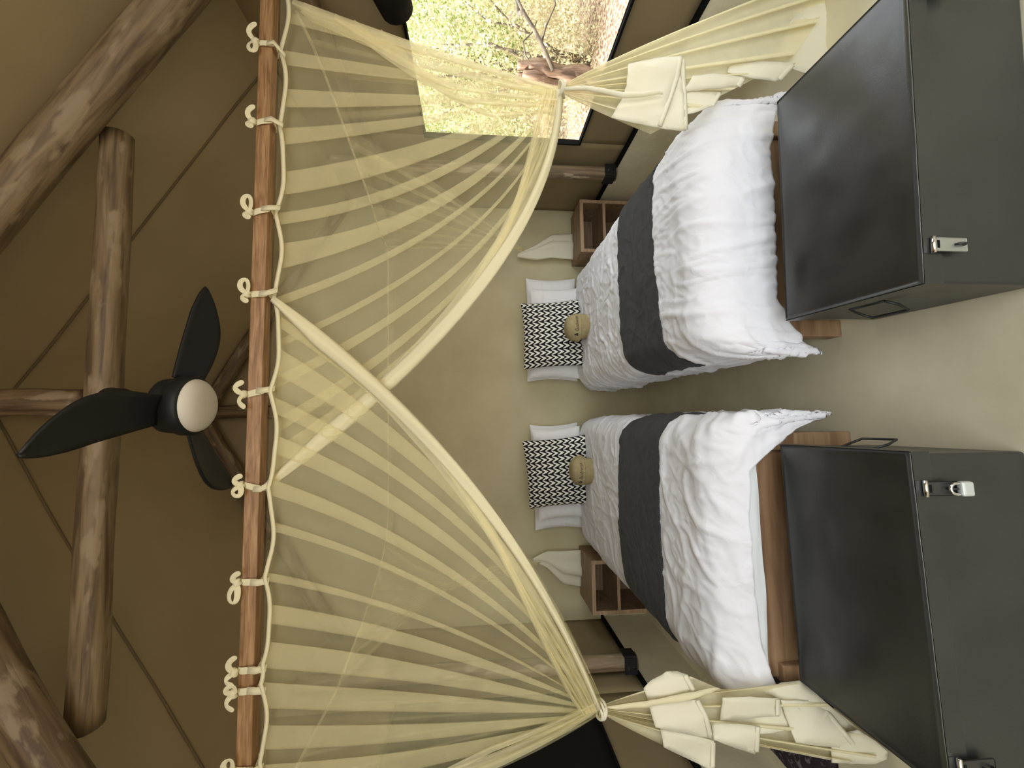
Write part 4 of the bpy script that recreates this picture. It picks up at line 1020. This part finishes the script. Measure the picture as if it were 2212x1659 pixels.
hem_line([(1637, 1570), (1634, 1624)], 3, tailL, TY + .012, 4.7)
hem_line([(1480, 1459), (1498, 1492)], 2, tailL, TY + .012, 5.7)
hem_line([(1540, 1604), (1539, 1656)], 3, tailL, TY + .012, 6.7)
hem_line([(1506, 1513), (1523, 1545), (1535, 1593)], 4, tailL, TY + .012, 7.7)
hem_line([(1790, 1542), (1846, 1612)], 2, tailL, TY + .012, 2.7)
for g, tl in ((GR, tailR), (GL, tailL)):
    c = atY(g[0], g[1], NY - .02); bm = bmesh.new()
    for k in range(3):
        ring = [(c[0] + .026 * math.cos(a), c[1] + .03 * math.sin(a), c[2] + .004 * (k - 1) * 2 + .004 * math.sin(a * 2 + k)) for a in np.linspace(0, 2 * math.pi, 22)]
        tube(bm, ring, .0045, 6, cap=False)
    bobj('tie_back', bm, M_tail, tl, smooth=True, off=NOFF)

b_ = atX(1255, 1309, XL + .012)
setp(bobj('batten', nbox(XL - .006, XL + .018, b_[1] - .012, b_[1] + .012, b_[2] - .055, b_[2] + .055, .003), M_paper), 'short pale batten on the canvas wall behind the bedside shelf', 'batten')

# ------------------------------------------------------------------ rug
n, m = 40, 30
U, W = np.meshgrid(np.linspace(0, 1, n), np.linspace(0, 1, m), indexing='ij')
X = -1.70 + .75 * U; Y = 1.66 + .42 * W
e = np.minimum(1, np.minimum(np.minimum(U, 1 - U), np.minimum(W, 1 - W)) * 12)
V1 = np.stack([X + .012 * perlin(W * 6, U * 0 + 2.), Y + .012 * perlin(U * 6, W * 0), .003 + e * (.012 + .005 * perlin(X * 14, Y * 14))], -1)
V2 = V1.copy(); V2[..., 2] = .001
F = gridF(n, m, True); k = n * m
b = [i * m for i in range(n)] + [(n - 1) * m + j for j in range(1, m)] + [i * m + m - 1 for i in range(n - 2, -1, -1)] + list(range(m - 2, 0, -1))
F = F + [[b[i], b[(i + 1) % len(b)], b[(i + 1) % len(b)] + k, b[i] + k] for i in range(len(b))]
setp(mobj('rug', np.concatenate([V1.reshape(-1, 3), V2.reshape(-1, 3)]), F, M_rug), 'dark mottled floor rug under the dark flap side bed', 'rug')

# ------------------------------------------------------------------ outdoors beyond the window
GZ = -.25
n = 60
X, Y = np.meshgrid(np.linspace(-14, 26, n), np.linspace(-14, 26, n), indexing='ij')
Z = GZ + .05 * perlin(X * .7, Y * .7) - .02 + np.maximum(0, X - 4) * .05
inside = (X > XL - 1.2) & (X < XR + 1.2) & (Y > YF - 1.5) & (Y < YB + 1.2)
Z = np.where(inside, GZ - .1, Z)
setp(mobj('ground', np.stack([X, Y, Z], -1), gridF(n, n), M_litter), 'bare sandy ground with leaf litter outside the window', 'ground', kind='structure')

def leaves(rs, n, cen, rad, size, mat, name, parent, off, shell=.35):
    d = rs.normal(size=(n, 3)); d /= np.linalg.norm(d, axis=1)[:, None]
    r = rs.uniform(shell, 1, n) ** .6
    # clumps
    k = max(8, n // 70); cc = rs.normal(size=(k, 3)); cc /= np.linalg.norm(cc, axis=1)[:, None]; cc *= (rs.uniform(.35, 1, k) ** .5)[:, None]
    P = np.where((rs.uniform(size=n) < .8)[:, None], cc[rs.randint(0, k, n)] + rs.normal(size=(n, 3)) * .13, d * r[:, None])
    P = P * np.array(rad) + np.array(cen)
    P[:, 2] = np.maximum(P[:, 2], GZ + .05)
    ax = rs.normal(size=(n, 3)) + np.array([0, 0, -.5]); ax /= np.linalg.norm(ax, axis=1)[:, None]
    sd = np.cross(ax, rs.normal(size=(n, 3))); sd /= np.linalg.norm(sd, axis=1)[:, None]
    nm = np.cross(ax, sd)
    s = size * rs.uniform(.6, 1.4, n)[:, None]
    V = np.stack([P, P + ax * s * .5 + sd * s * .28 + nm * s * .06, P + ax * s * 1.05, P + ax * s * .5 - sd * s * .28 + nm * s * .06], 1).reshape(-1, 3)
    b = np.arange(n)[:, None] * 4
    F = np.concatenate([b + np.array([[0, 1, 2]]), b + np.array([[0, 2, 3]])], 0).tolist()
    return mobj(name, V, F, mat, parent, smooth=False, off=off)
def bush(x, y, h, rad, n, mat, label, group, seed, name='bush', size=.07):
    rs = np.random.RandomState(seed); t = thing(name, label, name.split('_')[-1], (x, y, GZ), group=group); off = (x, y, GZ)
    lo = setp(leaves(rs, n, (x, y, GZ + h * .52), (rad, rad, h * .55), size, mat, 'foliage', t, off), kind='stuff')
    for k in range(7):
        a = rs.uniform(0, 6.28); q = rs.uniform(.3, .9) * rad; hh = h * rs.uniform(.6, .95)
        pts = [(x + .06 * math.cos(a), y + .06 * math.sin(a), GZ - .05)] + [(x + q * f * math.cos(a + .3 * f) + rs.normal() * .05, y + q * f * math.sin(a + .3 * f) + rs.normal() * .05, GZ + hh * f ** .8) for f in (.2, .4, .6, .8, 1)]
        bm = bmesh.new(); tube(bm, pts, [.030, .024, .02, .015, .011, .006], 6); bobj('stem', bm, M_twig, t, smooth=True, off=off)
    return t
rs = np.random.RandomState(5)
spots = []
for gx in range(4):
    for gy in range(6):
        x, y = 5.1 + gx * 2.75 + (.25 if gy % 2 else 0), 2.6 + gy * 2.75
        if y / x < .34 or y / x > 2.3: continue
        spots.append((x, y, 2.7 + gx * 1.1 + rs.uniform(-.2, .5)))
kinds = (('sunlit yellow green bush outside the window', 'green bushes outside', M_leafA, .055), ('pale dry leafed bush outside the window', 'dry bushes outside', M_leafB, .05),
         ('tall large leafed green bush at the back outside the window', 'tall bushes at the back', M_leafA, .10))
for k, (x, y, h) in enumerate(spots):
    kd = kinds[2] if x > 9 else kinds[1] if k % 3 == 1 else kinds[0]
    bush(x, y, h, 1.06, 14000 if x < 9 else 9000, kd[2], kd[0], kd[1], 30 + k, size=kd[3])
# gnarled stump with bare branches close to the window
sx, sy = 3.25, float(atX(1240, 192, 3.25)[1])
st_t = thing('tree_stump', 'gnarled reddish tree stump with bare branches outside the window', 'tree stump', (sx, sy, GZ)); off = (sx, sy, GZ)
for k in range(6):
    a = k * 1.047; pts = []; rd = []
    for j in range(41):
        f = j / 40; w = .085 * (1 - .35 * f); aa = a + 2.2 * f + .4 * math.sin(k + f * 7)
        pts.append((sx + w * math.cos(aa) + .06 * f, sy + w * math.sin(aa) - .10 * f, GZ - .05 + (1.42 - .05 * (k % 3)) * f)); rd.append((.075 if k % 2 else .06) * (1 - .45 * f) * (1 + .18 * math.sin(j * .7 + k)))
    bm = bmesh.new(); tube(bm, pts, rd, 16)
    for v in bm.verts: v.co += Vector((v.co.x - sx, v.co.y - sy, 0)).normalized() * (.035 * float(perlin(v.co.z * 5 + k, math.atan2(v.co.y - sy, v.co.x - sx) * 4 + k)) + .015 * float(perlin(v.co.z * 14 + k, v.co.x * 40)))
    bobj('trunk_strand', bm, M_bark, st_t, smooth=True, off=off)
def branch(pix, rads, X_):
    P = [tuple(atX(p[0], p[1], X_ + .12 * i)) for i, p in enumerate(pix)]
    bm = bmesh.new(); tube(bm, P, rads, 7); bobj('branch', bm, M_twig, st_t, smooth=True, off=off)
branch([(1195, 150), (1175, 105), (1155, 65), (1130, 25), (1112, -15)], [.022, .02, .018, .016, .012], 3.25)
branch([(1130, 25), (1120, 30), (1118, 12), (1110, -10)], [.022, .02, .018, .015], 3.6)
branch([(1170, 90), (1180, 55), (1200, 10), (1195, -20)], [.010, .009, .007, .006], 3.5)
branch([(1165, 160), (1135, 120), (1130, 90), (1150, 70), (1160, 45)], [.009, .008, .008, .006, .005], 3.4)
